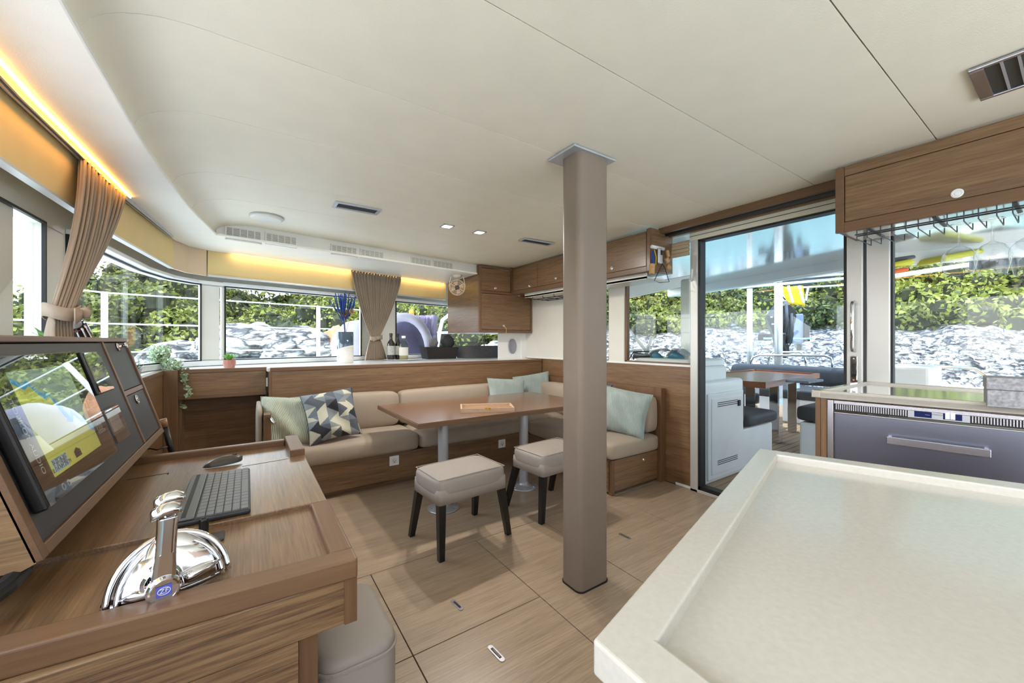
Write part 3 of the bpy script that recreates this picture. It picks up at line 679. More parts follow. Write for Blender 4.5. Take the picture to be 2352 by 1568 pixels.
# ================================================================= hanging cabinets
def cab_knob(par, p, n): knob(par, p, n, .016, 'chrome')
YC = 3.787; XC = 2.56; ZB1 = PY(1100, 763, YC).z; zt = zc(YC) + .002
xl = PY(1100, 700, YC).x
t = thing('corner_cabinet', 'tall oak hanging cabinet with two flap doors in the forward corner', 'cabinet', (xl, YC, ZB1))
MB().box(xl, xl + .02, YC + .01, 4.60, ZB1, zt - .004).build('side', M['woodY'], t)
b = MB(); b.box(xl + .02, 2.855, YC + .012, 4.55, ZB1, ZB1 + .02); b.box(xl + .02, 2.855, YC + .3, YC + .31, ZB1 + .02, zt - .004); b.build('body', M['woodX'], t)
b = MB(); zm = PY(1140, 672, YC).z
xr = PY(1234, 765, YC).x; xr = min(xr, 2.852)
for q in ((xl + .0305, xr - .0205, ZB1, ZB1 + .03), (xl + .0305, xr - .0205, zt - .03, zt - .004), (xl + .0305, xr - .0205, zm - .014, zm + .014)): b.box(q[0], q[1], YC - .004, YC + .016, q[2], q[3])
for q in ((xl, xl + .03), (xr - .02, xr)): b.box(q[0], q[1], YC - .005, YC + .016, ZB1, zt - .004)
b.build('face_frame', M['trimX'], t, bevel=.0015)
MB().box(XC - .012, XC + .09, YC - .006, YC + .05, zm, zt + .01).build('corner_filler', M['trimZ'], t)
dm = MB().box(xl + .034, xr - .024, YC, YC + .014, ZB1 + .034, zm - .018).build('flap_door', M['woodX'], t, bevel=.0015)
cab_knob(dm, PY(1157, 748, YC), (0, -1, 0)); a = PY(1158, 750, YC - .01)
MB().tube([a, a + Vector((.02, -.01, -.015)), a + Vector((.028, -.008, -.05)), a + Vector((.02, -.004, -.075))], .003, 6).build('yellow_cord', mat('yellow_cord', (214, 190, 90), .6), dm)
d2 = MB().box(xl + .034, XC - .02, YC, YC + .014, zm + .018, zt - .034).build('flap_door', M['woodX'], t, bevel=.0015)
cab_knob(d2, PY(1138, 662, YC), (0, -1, 0))
zb = PX(1477, 624, XC).z; z2 = zc(2.5)
t = thing('overhead_locker', 'row of oak overhead lockers along the aft wall, from the corner cabinet to the door', 'cabinet', (XC, 1.89, zb))
b = MB(); b.box(XC + .012, XC + .03, 1.90, YC - .006, zb, 2.01); b.box(XC + .03, XD - .03, 1.91, YC - .006, zb - .002, zb + .012); b.build('body', M['woodY'], t)
MB().box(XC, XD - .016, 1.885, 1.905, zb, 2.025).build('end_panel', M['woodX'], t)
b = MB(); b.box(XC - .006, XC + .014, 1.9155, YC - .006, zb - .002, zb + .038); b.box(XC - .006, XC + .014, 1.884, 1.915, zb - .002, 2.022); b.build('face_frame', M['trimY'], t, bevel=.0015)
ys = [1.92, 2.72, 3.30, YC - .03]
for i, (a, c) in enumerate(zip(ys[:-1], ys[1:])):
    dd = MB().box(XC - .001, XC + .012, a + .003, c - .003, zb + .042, zc(c) - .02).build('flap_door', M['woodY'], t, bevel=.0015)
    kp = {0: PX(1405, 616, XC), 1: Vector((XC, 3.0, zb + .09)), 2: PX(1216, 657, XC)}[i]; cab_knob(dd, Vector((XC - .001, kp.y, kp.z)), (-1, 0, 0))
b = MB(); b.box(XC + .05, XD - .015, 1.96, 3.6, zb - .045, zb - .03); b.box(XC + .05, XC + .062, 1.96, 3.6, zb - .05, zb - .0); b.build('light_shelf', M['wallw'], t)
# wire rack under the far end of the lockers
t = thing('wire_rack', 'thin black wire rack under the overhead locker left of the pillar', 'rack', (XC + .1, 3.2, zb - .05))
b = MB()
for x in (XC + .10, XC + .22, XC + .30): b.tube([(x, 2.9, zb - .075), (x, 3.5, zb - .075)], .0035, 6)
for y in (2.92, 3.1, 3.28, 3.46): b.tube([(XC + .06, y, zb - .045), (XC + .06, y, zb - .075), (XC + .33, y, zb - .075)], .0035, 6)
b.build('wires', M['black'], t)

zb3 = PX(1920, 534, XC).z; yl = PX(1920, 450, XC).y
XC = 2.49
zb3 = PX(1920, 534, XC).z; yl = PX(1920, 450, XC).y
t = thing('overhead_locker', 'large oak overhead locker over the galley worktop, with a ringed push catch', 'cabinet', (XC, yl, zb3))
b = MB(); b.box(XC + .012, XC + .03, -2.0, yl - .02, zb3 + .0, 2.03); b.build('body', M['woodY'], t)
MB().box(XC - .002, XD - .06, yl - .02, yl, zb3, 2.033).build('end_panel', M['trimZ'], t, bevel=.003)
b = MB(); b.box(XC - .006, XC + .014, -2.0, yl - .0345, zb3 - .006, zb3 + .042); b.box(XC - .0065, XC + .014, yl - .034, yl + .001, zb3 - .006, 2.03); b.build('face_frame', M['trimY'], t, bevel=.0015)
b = MB(); b.box(XC - .002, XC + .014, -2.0, yl - .036, 1.982, 2.03); b.build('top_rail', M['woodY'], t)
dd = MB().box(XC - .001, XC + .012, -2.0, yl - .037, zb3 + .045, 1.979).build('flap_door', M['woodY'], t, bevel=.0015)
k = PX(2199, 444, XC); ck = MB().lathe([(0, 0), (.019, 0), (.019, .002), (.014, .0035), (.010, .002), (.008, .005), (0, .005)], (XC - .001, k.y, k.z), 24, (-1, 0, 0)).build('push_catch', M['white'], dd)
M['under'] = mat('glossy_underside', (205, 198, 188), .12, coat=.6)
b = MB(); b.box(XC + .014, XD - .06, -2.0, yl - .02, zb3 - .002, zb3 + .008); b.build('underside', M['under'], t)
b = MB()
for i in range(9): y = yl - .12 - i * .22; b.box(XC + .03, XD - .09, y - .006, y + .006, zb3 - .008, zb3 - .002)
b.build('underside_batten', M['dgrey'], t)
# ================================================================= navigation desk
DZ = .75
def DP(px, py, z=DZ): return PZ(px, py, z)
t = thing('nav_desk', 'oak navigation desk with raised rims and lift-up lid at the left', 'desk', (-.2, 1.2, 0))
XR, XI = .168, .128
yn0, yn1 = .757, .792               # near edge runs slightly askew
def ny(x): return yn0 + (XR - x) * .060
ys_, yb_ = DP(742, 1145).y, 1.80
b = MB(); b.prism([(XI, ny(XI) + .04), (XI, yb_), (-.69, yb_), (-.69, ny(-.69) + .04)], .70, DZ - .016); top = b.build('desk_board', M['desk'], t)
lid = MB().box(-.40, XR - .002, ys_ + .002, DP(670, 1052, DZ - .012).y, DZ - .018, DZ - .006).build('lid', M['desk'], t, bevel=.002)
b = MB(); b.prism([(XR, ny(XR)), (XR, ny(XR) + .045), (-.69, ny(-.69) + .048), (-.69, ny(-.69))], DZ - .037, DZ); b.build('rim', M['trimX'], t, bevel=.004, seg=3)
b = MB(); b.box(XI, XR, ny(XR) + .046, ys_ - .012, DZ - .037, DZ - .0005); b.build('rim', M['trimY'], t, bevel=.004, seg=3)
b = MB(); b.box(XI - .002, XR, ys_ - .010, DP(683, 1045).y, DZ - .037, DZ - .008); b.build('rim', M['trimY'], t, bevel=.003)
yq = DP(684, 1042, DZ).y
b = MB(); b.box(XI - .006, XR, yq, yb_ + .03, DZ - .037, DZ + .016); b.build('rim_block', M['trimY'], t, bevel=.003)
b = MB(); b.box(-.62, XI - .007, yb_, yb_ + .03, DZ - .037, DZ + .006); b.build('rim', M['trimX'], t, bevel=.004)
b = MB(); b.box(-.69, XR - .002, ny(0) + .0, ny(0) + .02, DZ - .12, DZ - .037); fa = b.build('front_fascia', M['deskx'], t, bevel=.002)
b = MB(); b.box(XR - .022, XR, ny(0) - .004, ny(0) + .02, DZ - .12, DZ - .038); b.build('end_stile', M['trimZ'], t, bevel=.001)
b = MB(); b.box(-.69, .072, ny(0) + .002, ny(0) + .022, 0, DZ - .121); b.build('front_panel', M['deskx'], t)
b = MB(); b.box(.074, .104, ny(0) + .012, ny(0) + .35, 0, DZ - .121); b.build('leg_panel', M['trimZ'], t)
b = MB(); b.box(XR - .02, XR - .002, ny(0) + .022, yb_, DZ - .12, DZ - .038); b.build('side_fascia', M['woodY'], t)
b = MB(); b.box(-.69, XR - .02, yb_ - .02, yb_, 0, DZ - .05); b.build('rear_panel', M['woodX'], t)
# joint lines of the lid and hatch
zt_ = DZ - .0158
def groove(pts, w_=.0018, z=zt_, par=None):
    b = MB()
    for a, c in zip(pts[:-1], pts[1:]):
        a, c = Vector(a), Vector(c); d = (c - a).normalized() * 1.0; n = Vector((-d.y, d.x, 0)) * w_
        b.slab([a - n, c - n, c + n, a + n], (0, 0, .0004))
    return b.build('joint', M['gap'], par or t)
P_ = [DP(387, 1086, zt_), DP(302, 1232, zt_), DP(126, 1264, zt_)]
groove(P_); groove([DP(387, 1086, zt_), DP(290, 1102, zt_)])
hp = [DP(*q, zt_) for q in ((316, 1160), (329, 1138), (341, 1134), (364, 1128), (350, 1157))]
ho = MB().slab(hp, (0, 0, .0005)).build('finger_hole', M['trimY'], t)
hp = [DP(*q, zt_ + .0006) for q in ((322, 1160), (335, 1148), (358, 1141), (350, 1158))]
MB().slab(hp, (0, 0, .0003)).build('hole_shadow', M['gap'], ho)
groove([DP(430, 1197, zt_), DP(738, 1147, zt_)], .0012, zt_)
groove([DP(556, 1071, DZ - .0058), DP(662, 1053, DZ - .0058)], .001, DZ - .0058)

# ---- keyboard
zk = DZ - .006
q = [DP(576, 1170, zk + .01), DP(574, 1075, zk + .01), DP(465, 1077, zk + .01), DP(420, 1187, zk + .01)]
ey = (q[1] - q[0]).normalized(); ex = Vector((ey.y, -ey.x, 0)); Lk = (q[1] - q[0]).length; Wk = ((q[0] - q[3]).length + (q[1] - q[2]).length) / 2 + .005
mx = frame_mx((q[0].x - Wk * ex.x, q[0].y - Wk * ex.y, zk), ex, ey)
t = thing('keyboard', 'compact dark grey wireless keyboard with a device slot on the nav desk lid', 'keyboard', tuple(mx.translation))
MB().box(0, Wk, 0, Lk, .001, .012, mx).build('body', mat('keyboard_grey', (40, 42, 46), .4), t, bevel=.004)
MB().box(.003, Wk * .27, .004, Lk - .004, .012, .017, mx).build('device_rest', mat('slot_grey', (96, 98, 104), .3), t, bevel=.003)
MB().box(Wk * .10, Wk * .16, .012, Lk - .012, .0171, .0175, mx).build('slot', M['black'], t)
nk, nr = 15, 5
kx0, kx1 = Wk * .29, Wk - .004; dx = (kx1 - kx0) / 6; dy = (Lk - .010) / nk
for r in range(6):
    k = 0
    while k < nk:
        s_ = 5 if (r == 5 and k == 5) else (2 if (r in (2, 3, 4) and k in (0, nk - 2)) else 1)
        x0 = kx0 + r * dx; y1 = Lk - .005 - k * dy
        MB().box(x0 + .0012, x0 + dx - .0012, y1 - dy * s_ + .0012, y1 - .0012, .0121, .0155, mx).build('key', M['keycap'], t)
        k += s_
# ---- mouse
c = (DP(465, 1075, zk) + DP(557, 1056, zk)) / 2; d = DP(557, 1056, zk) - DP(465, 1075, zk); L = d.length / 2; d.normalize()
t = thing('computer_mouse', 'dark grey computer mouse lying beside the keyboard', 'computer mouse', (c.x, c.y, zk))
mx = frame_mx((c.x, c.y, zk), d, Vector((-d.y, d.x, 0)))
rows = []
for i in range(13):
    u = -1 + 2 * i / 12; w_ = .026 * math.sqrt(max(0.001, 1 - abs(u) ** 2.6)); h = .026 * math.sqrt(max(0.001, 1 - abs(u * .96 - .1) ** 2.2 * .98)) * (1 - .25 * max(0, -u))
    rows.append([mx @ Vector((u * L, w_ * math.cos(a), .001 + h * max(0, math.sin(a)) ** .8)) for a in [PI * k / 12 for k in range(13)]])
MB().grid(rows, False).build('shell', mat('mouse_grey', (74, 70, 66), .35), t, smooth=True, subsurf=1)
b = MB(); b.box(-.005 + .55 * L, .005 + .6 * L, -.003, .003, .019, .0262, mx); b.build('wheel', M['black'], t, bevel=.001)
# ---- black peg on its plate
c = DP(468, 1237, zt_)
t = thing('phone_mount', 'short black rubber post and black plate beside the throttle', 'mount', tuple(c))
MB().lathe([(.0085, 0), (.0085, .040), (.0075, .043), (.004, .043), (.0035, .041), (0, .041)], c, 24).build('post', M['plastic'], t, smooth=False)
e = DP(497, 1236, zt_); MB().box(e.x - .018, e.x + .014, e.y - .022, e.y + .022, zt_, zt_ + .006).build('plate', M['panel'], t, bevel=.003)
# ---- throttle binnacle
A, B_ = DP(228, 1408, zt_), DP(527, 1302, zt_); far = DP(430, 1195, zt_)
c = (A + B_) / 2; ex = (B_ - A).normalized(); ey = Vector((-ex.y, ex.x, 0)); Lx = (B_ - A).length / 2
t = thing('throttle_control', 'polished chrome twin-lever throttle control on the nav desk', 'throttle', (c.x, c.y, zt_))
mx = frame_mx((c.x, c.y, zt_), ex, ey)
def dome(sx, sy, h, y0=.0, z0=0.0, n=28, m=14, pw=1.6):
    rows = []
    for i in range(m + 1):
        f = i / m; r = (1 - f ** pw) ** (1 / pw) if f < 1 else 0.002
        rows.append([mx @ Vector((sx * r * math.cos(a) * (1 if True else 1), y0 + sy * r * math.sin(a) * (1.0 if math.sin(a) > 0 else .55), z0 + h * f)) for a in [2 * PI * k / n for k in range(n)]])
    return rows
hH = .088; dY = .056
MB().grid([[mx @ Vector((Lx * 1.0 * math.cos(a), .004 + (dY if math.sin(a) > 0 else dY * .5) * math.sin(a), z)) for a in [2 * PI * k / 40 for k in range(40)]] for z in (0, .006)], True, True).build('base_flange', M['chrome'], t, bevel=.002)
MB().grid(dome(Lx * .96, dY * .94, hH, .004, .005), True, True).build('dome', M['chrome'], t, smooth=True)
# front shield with its winged ribs
fr = MB()
rows = []
for i in range(9):
    f = i / 8; rr_ = math.sqrt(max(0, 1 - f * f)) ** .8
    rows.append([mx @ Vector((Lx * .80 * rr_ * u, -dY * .50 - .004 + .020 * f + .010 * u * u, (.010 + .066 * f))) for u in [-1 + 2 * k / 14 for k in range(15)]])
fr.grid(rows); fr.build('front_shield', M['chrome'], t, smooth=True)
for s in (-1, 1):
    path = [mx @ Vector((s * x, -dY * .5 - .010 + .014 * (x / (Lx * .8)) ** 2, .024 + .008 * (x / (Lx * .8)) * (1 if s > 0 else -.6))) for x in (.012, Lx * .3, Lx * .55, Lx * .78)]
    MB().tube(path, [.008, .0095, .0075, .001], 12).build('wing_rib', M['chrome'], t, smooth=True)
hub = mx @ Vector((.0, -dY * .5 - .012, .026))
# lever facing the camera, with the round badge at its foot
hf = DP(377, 1348, .0) ; nf = -ey
LF = PP(374, 1348, mx @ Vector((0, -dY * .5 - .020, 0)), ey)
hub = LF + ey * .012 + UP * .004
MB().lathe([(.026, -.014), (.026, 0), (.022, .004), (0, .004)], hub, 32, -ey).build('hub', M['chrome'], t, smooth=False, bevel=.001)
for k_, (sx_, hz_) in enumerate(((.93, hH * .92), (.80, hH * .80))):
    arc = [mx @ Vector((Lx * sx_ * math.cos(a), -dY * .46 - .004 * k_ + .030 * math.sin(a) + (.0 if k_ else .004), .008 + hz_ * math.sin(a))) for a in [PI * q / 24 for q in range(25)]]
    MB().tube(arc, .0035 if k_ else .005, 8).build('arched_ridge', M['chrome'], t, smooth=True)
ltop = PP(386, 1185, LF, nf); ltop = Vector((ltop.x, ltop.y, ltop.z))
lv = MB(); axv = (ltop - LF).normalized(); sidev = ex
rows = []
for f, w_, d_ in ((0, .0165, .008), (.15, .0150, .009), (.5, .0128, .009), (.85, .0125, .009), (1.0, .013, .009)):
    p = LF.lerp(ltop, f); rows.append([p + ex * (w_ * u) + ey * (d_ * v) for u, v in ((-1, -.6), (-.6, -1), (.6, -1), (1, -.6), (1, 1), (-1, 1))])
lv.grid(rows, True, True); l1 = lv.build('lever', M['chrome'], t, bevel=.002, smooth=False)
MB().lathe([(.0215, -.008), (.0215, .002), (.019, .006), (.0165, .0065), (.0165, .005), (0, .005)], LF - ey * .008, 36, -ey).build('badge_ring', M['chrome'], l1, smooth=False)
bd = frame_mx(LF - ey * .0135, ex, UP)
MB().box(-.0095, .0095, -.0085, .0085, 0, .0006, bd).build('badge', mat('badge_blue', (92, 100, 200), .3), l1, bevel=.001)
b = MB(); b.tube([bd @ Vector((.0075 * math.cos(a) , .0055 * math.sin(a), .0008)) for a in [2 * PI * k / 20 for k in range(21)]], .0005, 5); b.build('badge_oval', M['white'], l1)
text('ZF', .010, bd @ Matrix.Translation((0, 0, .0008)), M['white'], l1, 'badge_letters')
def grip(p, u, w_, h, d_, nm='lever_grip'):
    rows = []
    for f, s_, dz in ((-1, .75, -.004), (-.85, .95, -.002), (-.3, 1.0, .002), (.4, 1.0, .003), (.9, .85, .0), (1, .6, -.003)):
        rows.append([p + ex * (w_ * f) + ey * (d_ * s_ * math.cos(a)) + UP * (h * s_ * (math.sin(a) + .25 * (1 - math.cos(a) ** 2)) + dz) for a in [2 * PI * k / 14 for k in range(14)]])
    return MB().grid(rows, True, True).build(nm, M['chrome'], t, smooth=True)
grip(ltop + UP * .008 - ex * .002 - ey * .002, ex, .019, .0095, .012)
l2b = LF + ey * .045 + UP * .02; l2t = ltop + ey * .030 + ex * .006 + UP * .012
rows = []
for f, w_, d_ in ((0, .010, .006), (.5, .009, .006), (1.0, .009, .006)):
    p = l2b.lerp(l2t, f); rows.append([p + ex * (w_ * u) + ey * (d_ * v) for u, v in ((-1, -.6), (-.6, -1), (.6, -1), (1, -.6), (1, 1), (-1, 1))])
MB().grid(rows, True, True).build('lever', M['chrome'], t, bevel=.002)
grip(l2t + UP * .004, ex, .020, .009, .011)
for x, y, r in ((.36, .35, .006), (.20, .42, .0035), (.26, .30, .0035), (.14, .5, .003)):
    # small black buttons on the dome shoulder
    X_, Y_ = x * Lx, y * dY; f = max(0, 1 - (math.hypot(X_ / (Lx * .96), Y_ / (dY * .94))) ** 1.6) ** (1 / 1.6)
    MB().sphere(mx @ Vector((X_, .004 + Y_, .005 + hH * f)), r, 12, (1, 1, .35)).build('button', M['black'], t, smooth=True)

# ---- padded helm seat beside the desk
b = MB(); rr = [(x, y) for x, y in rrect(.108, .272, .83, 1.085, .045, 5)]
t = thing('helm_seat', 'taupe padded seat with piped edge tucked beside the nav desk', 'seat', (.07, .95, 0))
M['mesh'] = mat('woven_taupe', (178, 166, 156), .75, bump=.6, bscale=1400)
MB().grid([[(x, y, z) for x, y in rr] for z in (.02, .25, .49)], True, True).build('body', M['mesh'], t, smooth=True).modifiers.new('e', 'EDGE_SPLIT')
cx_, cy_ = .19, .9575
MB().grid([[(cx_ + (x - cx_) * s_, cy_ + (y - cy_) * s_, z) for x, y in rr] for z, s_ in ((.488, 1.0), (.502, .995), (.512, .95), (.516, .8))], True, True).build('top_pad', M['stool'], t, smooth=True)
MB().tube([(cx_ + (x - cx_) * 1.005, cy_ + (y - cy_) * 1.005, .492) for x, y in rr + rr[:1]], .004, 6).build('piping', M['stool'], t)

# ================================================================= instrument console
zb_, zt2, xb_, xt_ = .80, 1.150, -.277, -.382
y0c, y1c = .93, 2.0
nC = Vector((zt2 - zb_, 0, xb_ - xt_)).normalized(); uC = Vector((0, 1, 0)); vC = Vector((xt_ - xb_, 0, zt2 - zb_)).normalized(); oC = Vector((xb_, y0c, zb_)); LC = (Vector((xt_, 0, zt2)) - Vector((xb_, 0, zb_))).length
def CP(px, py, h=0.0): return PP(px, py, oC + nC * h, nC)
def cuv(px, py, h=0.0): p = CP(px, py, h) - oC; return p.dot(uC), p.dot(vC)
mC = Matrix((uC, vC, uC.cross(vC))).transposed().to_4x4(); mC.translation = oC      # local x along the console, y up the face, z is -n or n
sg = 1 if uC.cross(vC).dot(nC) > 0 else -1
def fbox(u0, u1, v0, v1, h0, h1): return MB().box(u0, u1, v0, v1, *sorted((sg * h0, sg * h1)), mC)
t = thing('instrument_console', 'sloping oak console with black instrument panels above the nav desk', 'instrument console', (-.45, 1.45, .8))
b = MB(); prof = [(xb_ + .0, zb_), (xt_, zt2), (-.47, zt2), (-.47, zb_ + .02), (xb_ - .02, zb_ - .01)]
def side(y0, y1, m, nm):
    q = MB().slab([(x, y0, z) for x, z in prof], (0, y1 - y0, 0)); return q.build(nm, m, t)
side(y0c, y0c + .02, M['deskx'], 'end_panel'); side(y1c - .012, y1c, M['deskx'], 'end_panel')
b = MB(); b.box(-.48, xt_ + .008, y0c - .002, y1c + .002, zt2 - .002, zt2 + .012); b.build('top_board', M['trimY'], t, bevel=.003)
MB().slab([(xb_ - .004, y0c + .02, zb_ + .004), (xt_ - .010, y0c + .02, zt2 - .002), (-.47, y0c + .02, zt2 - .002), (-.47, y0c + .02, zb_)], (0, y1c - y0c - .032, 0)).build('carcass', M['gap'], t)
Wc = y1c - y0c
fbox(0, .022, 0, LC, -.004, .008).build('face_frame', M['trimY'], t, bevel=.0015)
fbox(Wc - .018, Wc, 0, LC, -.004, .008).build('face_frame', M['trimY'], t, bevel=.0015)
fbox(0.0221, Wc - .0181, 0, .020, -.004, .008).build('face_frame', M['trimY'], t, bevel=.0015)
ud, _ = cuv(248, 930, .004); ul = cuv(232, 800, .004)[0]
um = (cuv(232, 786)[0] + cuv(330, 1025)[0]) / 2
fbox(um - .007, um + .007, .021, LC, -.004, .006).build('face_frame', M['trimY'], t, bevel=.001)
vm = cuv(325, 888, .004)[1]
fbox(um + .0075, Wc - .0185, vm - .008, vm + .008, -.004, .005).build('face_frame', M['trimY'], t, bevel=.001)
main = fbox(.0225, um - .0075, .021, LC - .006, -.006, .003).build('instrument_panel', M['panel'], t)
f1 = fbox(um + .0085, Wc - .020, vm + .010, LC - .006, -.006, .003).build('flap', M['panel'], t, bevel=.001)
f2 = fbox(um + .0085, Wc - .020, .022, vm - .010, -.006, .003).build('flap', M['panel'], t, bevel=.001)
c = CP(270, 797, .004); MB().lathe([(.014, 0), (.014, .003), (.009, .004), (.005, .006), (.005, .018), (.010, .020), (.010, .024), (0, .024)], c, 24, nC).build('latch_knob', M['chrome'], f1, smooth=True)
c = CP(314, 917, .004); MB().lathe([(.016, 0), (.016, .002), (.013, .004), (.010, .002), (.008, .002), (.007, .004), (0, .004)], c, 28, nC).build('lock_ring', M['chrome'], f2, smooth=True)
# chart plotter
u0, v1 = cuv(-40, 805, .02)[0], cuv(165, 806, .02)[1]
u1 = (cuv(168, 806, .02)[0] + cuv(268, 1043, .02)[0]) / 2; v0 = cuv(110, 1176, .02)[1]; ul_ = cuv(110, 1176, .02)[0]
u0 = ul_
v0 = (v0 + cuv(262, 1040, .02)[1]) / 2
p = thing('chart_plotter', 'large black chart plotter showing a green and blue sea chart on the console', 'chart plotter', tuple(oC + uC * (u0 + u1) / 2 + vC * (v0 + v1) / 2))
HB = .022
fbox(u0, u1, v0, v1, .0035, HB).build('housing', M['plastic'], p, bevel=.004)
def poly(pts, h, m, par, nm, th=.0003):       # polygon given in face coordinates 0..1 of the glass
    q = [oC + uC * lerp(u0 + .008, u1 - .006, a) + vC * lerp(v0 + .006, v1 - .006, c_) + nC * h for a, c_ in pts]
    return MB().slab(q, nC * th).build(nm, m, par)
def scr(name, rgb, s=.55): return mat(name, rgb, .12, emit=rgb, estr=s, var=.0)
gl_ = scr('screen_brown', (46, 36, 30), .12); land = scr('chart_land', (196, 200, 96), .34); sea = scr('chart_sea', (150, 176, 160), .32); coast = scr('chart_coast', (70, 156, 205), .40); box_ = scr('chart_box', (150, 186, 200), .35); dkb = scr('menu_dark', (40, 34, 34), .1)
sc_ = poly([(0, 0), (1, 0), (1, 1), (0, 1)], HB + .0002, gl_, p, 'screen')
sc_.data.materials[0] = gl_
poly([(.14, .13), (.80, .13), (.80, .90), (.14, .90)], HB + .0006, land, sc_, 'chart')
rnd = random.Random(3)
cst = [(.14, .86), (.22, .80), (.27, .83), (.33, .74), (.38, .70), (.42, .72), (.46, .62), (.52, .57), (.50, .48), (.56, .46), (.60, .52), (.66, .44), (.72, .42), (.74, .35), (.80, .31)]
poly(cst + [(.80, .90), (.14, .90)], HB + .0010, sea, sc_, 'chart_sea')
off = [(x + .005, y - .035 - .01 * rnd.random()) for x, y in cst[::-1]]
off[0] = (.80, off[0][1]); off[-1] = (.14, off[-1][1])
poly(cst + off, HB + .0013, coast, sc_, 'coast_band')
poly([(.16, .15), (.33, .15), (.33, .245), (.16, .245)], HB + .0014, box_, sc_, 'position_box')
def ctext(s, a, c_, size, m=None, h=HB + .0018, par=None):
    o = oC + uC * lerp(u0 + .008, u1 - .006, a) + vC * lerp(v0 + .006, v1 - .006, c_) + nC * h
    text(s, size, frame_mx(o, uC, vC), m or M['white'], par or sc_, 'screen_text', .0001)
dkt = mat('ink', (30, 34, 40), .5)
for i, s in enumerate(("N 39°36.347'", "E 20°14.081'", "0.114 NM 296°M")): ctext(s, .245, .225 - .027 * i, .012, dkt)
ctext('0.0', .88, .80, .035); ctext('kn', .95, .79, .014); ctext('2.0', .86, .50, .032); ctext('-300', .94, .50, .024); ctext('DEPTH', .90, .44, .013); ctext('-- --', .90, .38, .018); ctext('12.0', .88, .28, .024); ctext('POSITION', .90, .235, .012)
def vtext(s, a, c_, size):
    o = oC + uC * lerp(u0 + .008, u1 - .006, a) + vC * lerp(v0 + .006, v1 - .006, c_) + nC * (HB + .0012)
    text(s, size, frame_mx(o, -vC, uC), M['white'], sc_, 'screen_text', .0001)
vtext('AUTOPILOT', .07, .62, .018); vtext('AUDIO', .07, .30, .018)
for a in (.19, .25):
    o = oC + uC * lerp(u0, u1, a) + vC * lerp(v0, v1, .06) + nC * (HB + .001); MB().tube([o + uC * .006 * math.cos(k * PI / 8) + vC * .006 * math.sin(k * PI / 8) for k in range(17)], .0007, 5).build('screen_icon', M['white'], sc_)
poly([(.42, .16), (.50, .16), (.50, .21), (.46, .235), (.42, .21)], HB + .0014, dkb, sc_, 'boat_icon')
cover = MB().slab([oC + uC * a + vC * c_ + nC * (HB + .0022) for a, c_ in ((u0 + .004, v0 + .004), (u1 - .004, v0 + .004), (u1 - .004, v1 - .004), (u0 + .004, v1 - .004))], nC * .0008)
M['sglass'] = glass_mat('screen_glass', (.95, .95, .95), 2.6, .01); cover.build('cover_glass', M['sglass'], p)
# small instruments
def instrument(q, label, nm, h=.02, small=False):
    cc = [cuv(a, c_, h) for a, c_ in q]; a0, a1 = min(x for x, _ in cc), max(x for x, _ in cc); b0, b1 = min(y for _, y in cc), max(y for _, y in cc)
    a0 = (cc[0][0] + cc[3][0]) / 2; a1 = (cc[1][0] + cc[2][0]) / 2; b1 = (cc[0][1] + cc[1][1]) / 2; b0 = (cc[2][1] + cc[3][1]) / 2
    t2 = thing(nm, label, 'display', tuple(oC + uC * (a0 + a1) / 2 + vC * (b0 + b1) / 2))
    fbox(a0, a1, b0, b1, .0035, h).build('housing', M['plastic'], t2, bevel=.003)
    w_, hh = a1 - a0, b1 - b0
    s1 = fbox(a0 + w_ * .10, a1 - w_ * .10, b0 + hh * .26, b1 - hh * .08, h, h + .0006).build('screen', scr('lcd_' + nm, (98, 98, 92), .12), t2)
    fbox(a0 + w_ * .18, a1 - w_ * .18, b0 + hh * .34, b0 + hh * (.62 if not small else .75), h + .0006, h + .001).build('readout', scr('lcd2_' + nm, (168, 158, 156), .15), s1)
    n = 5 if not small else 0
    for i in range(n): fbox(a0 + w_ * (.12 + .155 * i), a0 + w_ * (.12 + .155 * i + .12), b0 + hh * .06, b0 + hh * .2, h, h + .003).build('button', M['panel'], t2, bevel=.001)
    fbox(a0 + w_ * .04, a1 - w_ * .04, b0 + hh * .03, b1 - hh * .03, h + .0035, h + .0041).build('cover_glass', M['sglass'], t2)
    return t2
instrument([(184, 806), (224, 808), (260, 893), (228, 908)], 'small black display with a row of buttons at the top right of the chart plotter', 'instrument_display')
instrument([(234, 938), (268, 932), (300, 1000), (264, 1024)], 'small square black display with a pale screen, below the buttoned one', 'autopilot_display', .012, True)
# black bracket under the console
c = PZ(28, 1345, .79)
t = thing('console_bracket', 'black bracket hanging under the near end of the console', 'bracket', tuple(c))
MB().tube([(-.30, .955, .80), (-.30, .945, .785), (-.305, .92, .778), (-.32, .885, .772)], .014, 10).build('arm', M['black'], t)
# small round wooden post and cable behind the desk
a = PZ(372, 962, .9); a = Vector((-.36, 2.10, PY(372, 962, 2.10).z)); c0 = PY(374, 962, 2.16); c1 = PY(392, 1030, 2.16)
t = thing('flag_staff', 'short dark wooden baton with a pale end leaning behind the console', 'baton', (c1.x, c1.y, c1.z))
MB().tube([c0.lerp(c1, .25), c1 + (c1 - c0) * .6], .011, 12).build('shaft', M['blackw'], t, smooth=True); MB().tube([c0, c0.lerp(c1, .26)], .0125, 14).build('ferrule', mat('brown_ferrule', (150, 112, 80), .3), t, smooth=True)
pts = [PZ(330, 1033, DZ + .012), PZ(345, 1030, DZ + .02), PZ(360, 1033, DZ + .015), PZ(372, 1029, DZ + .02), PZ(384, 1026, DZ + .016)]
o = MB().tube(pts, .0025, 6).build('cable', M['black'], smooth=True); tag(o, 'thin black cable lying on the rear rim of the nav desk', 'cable')
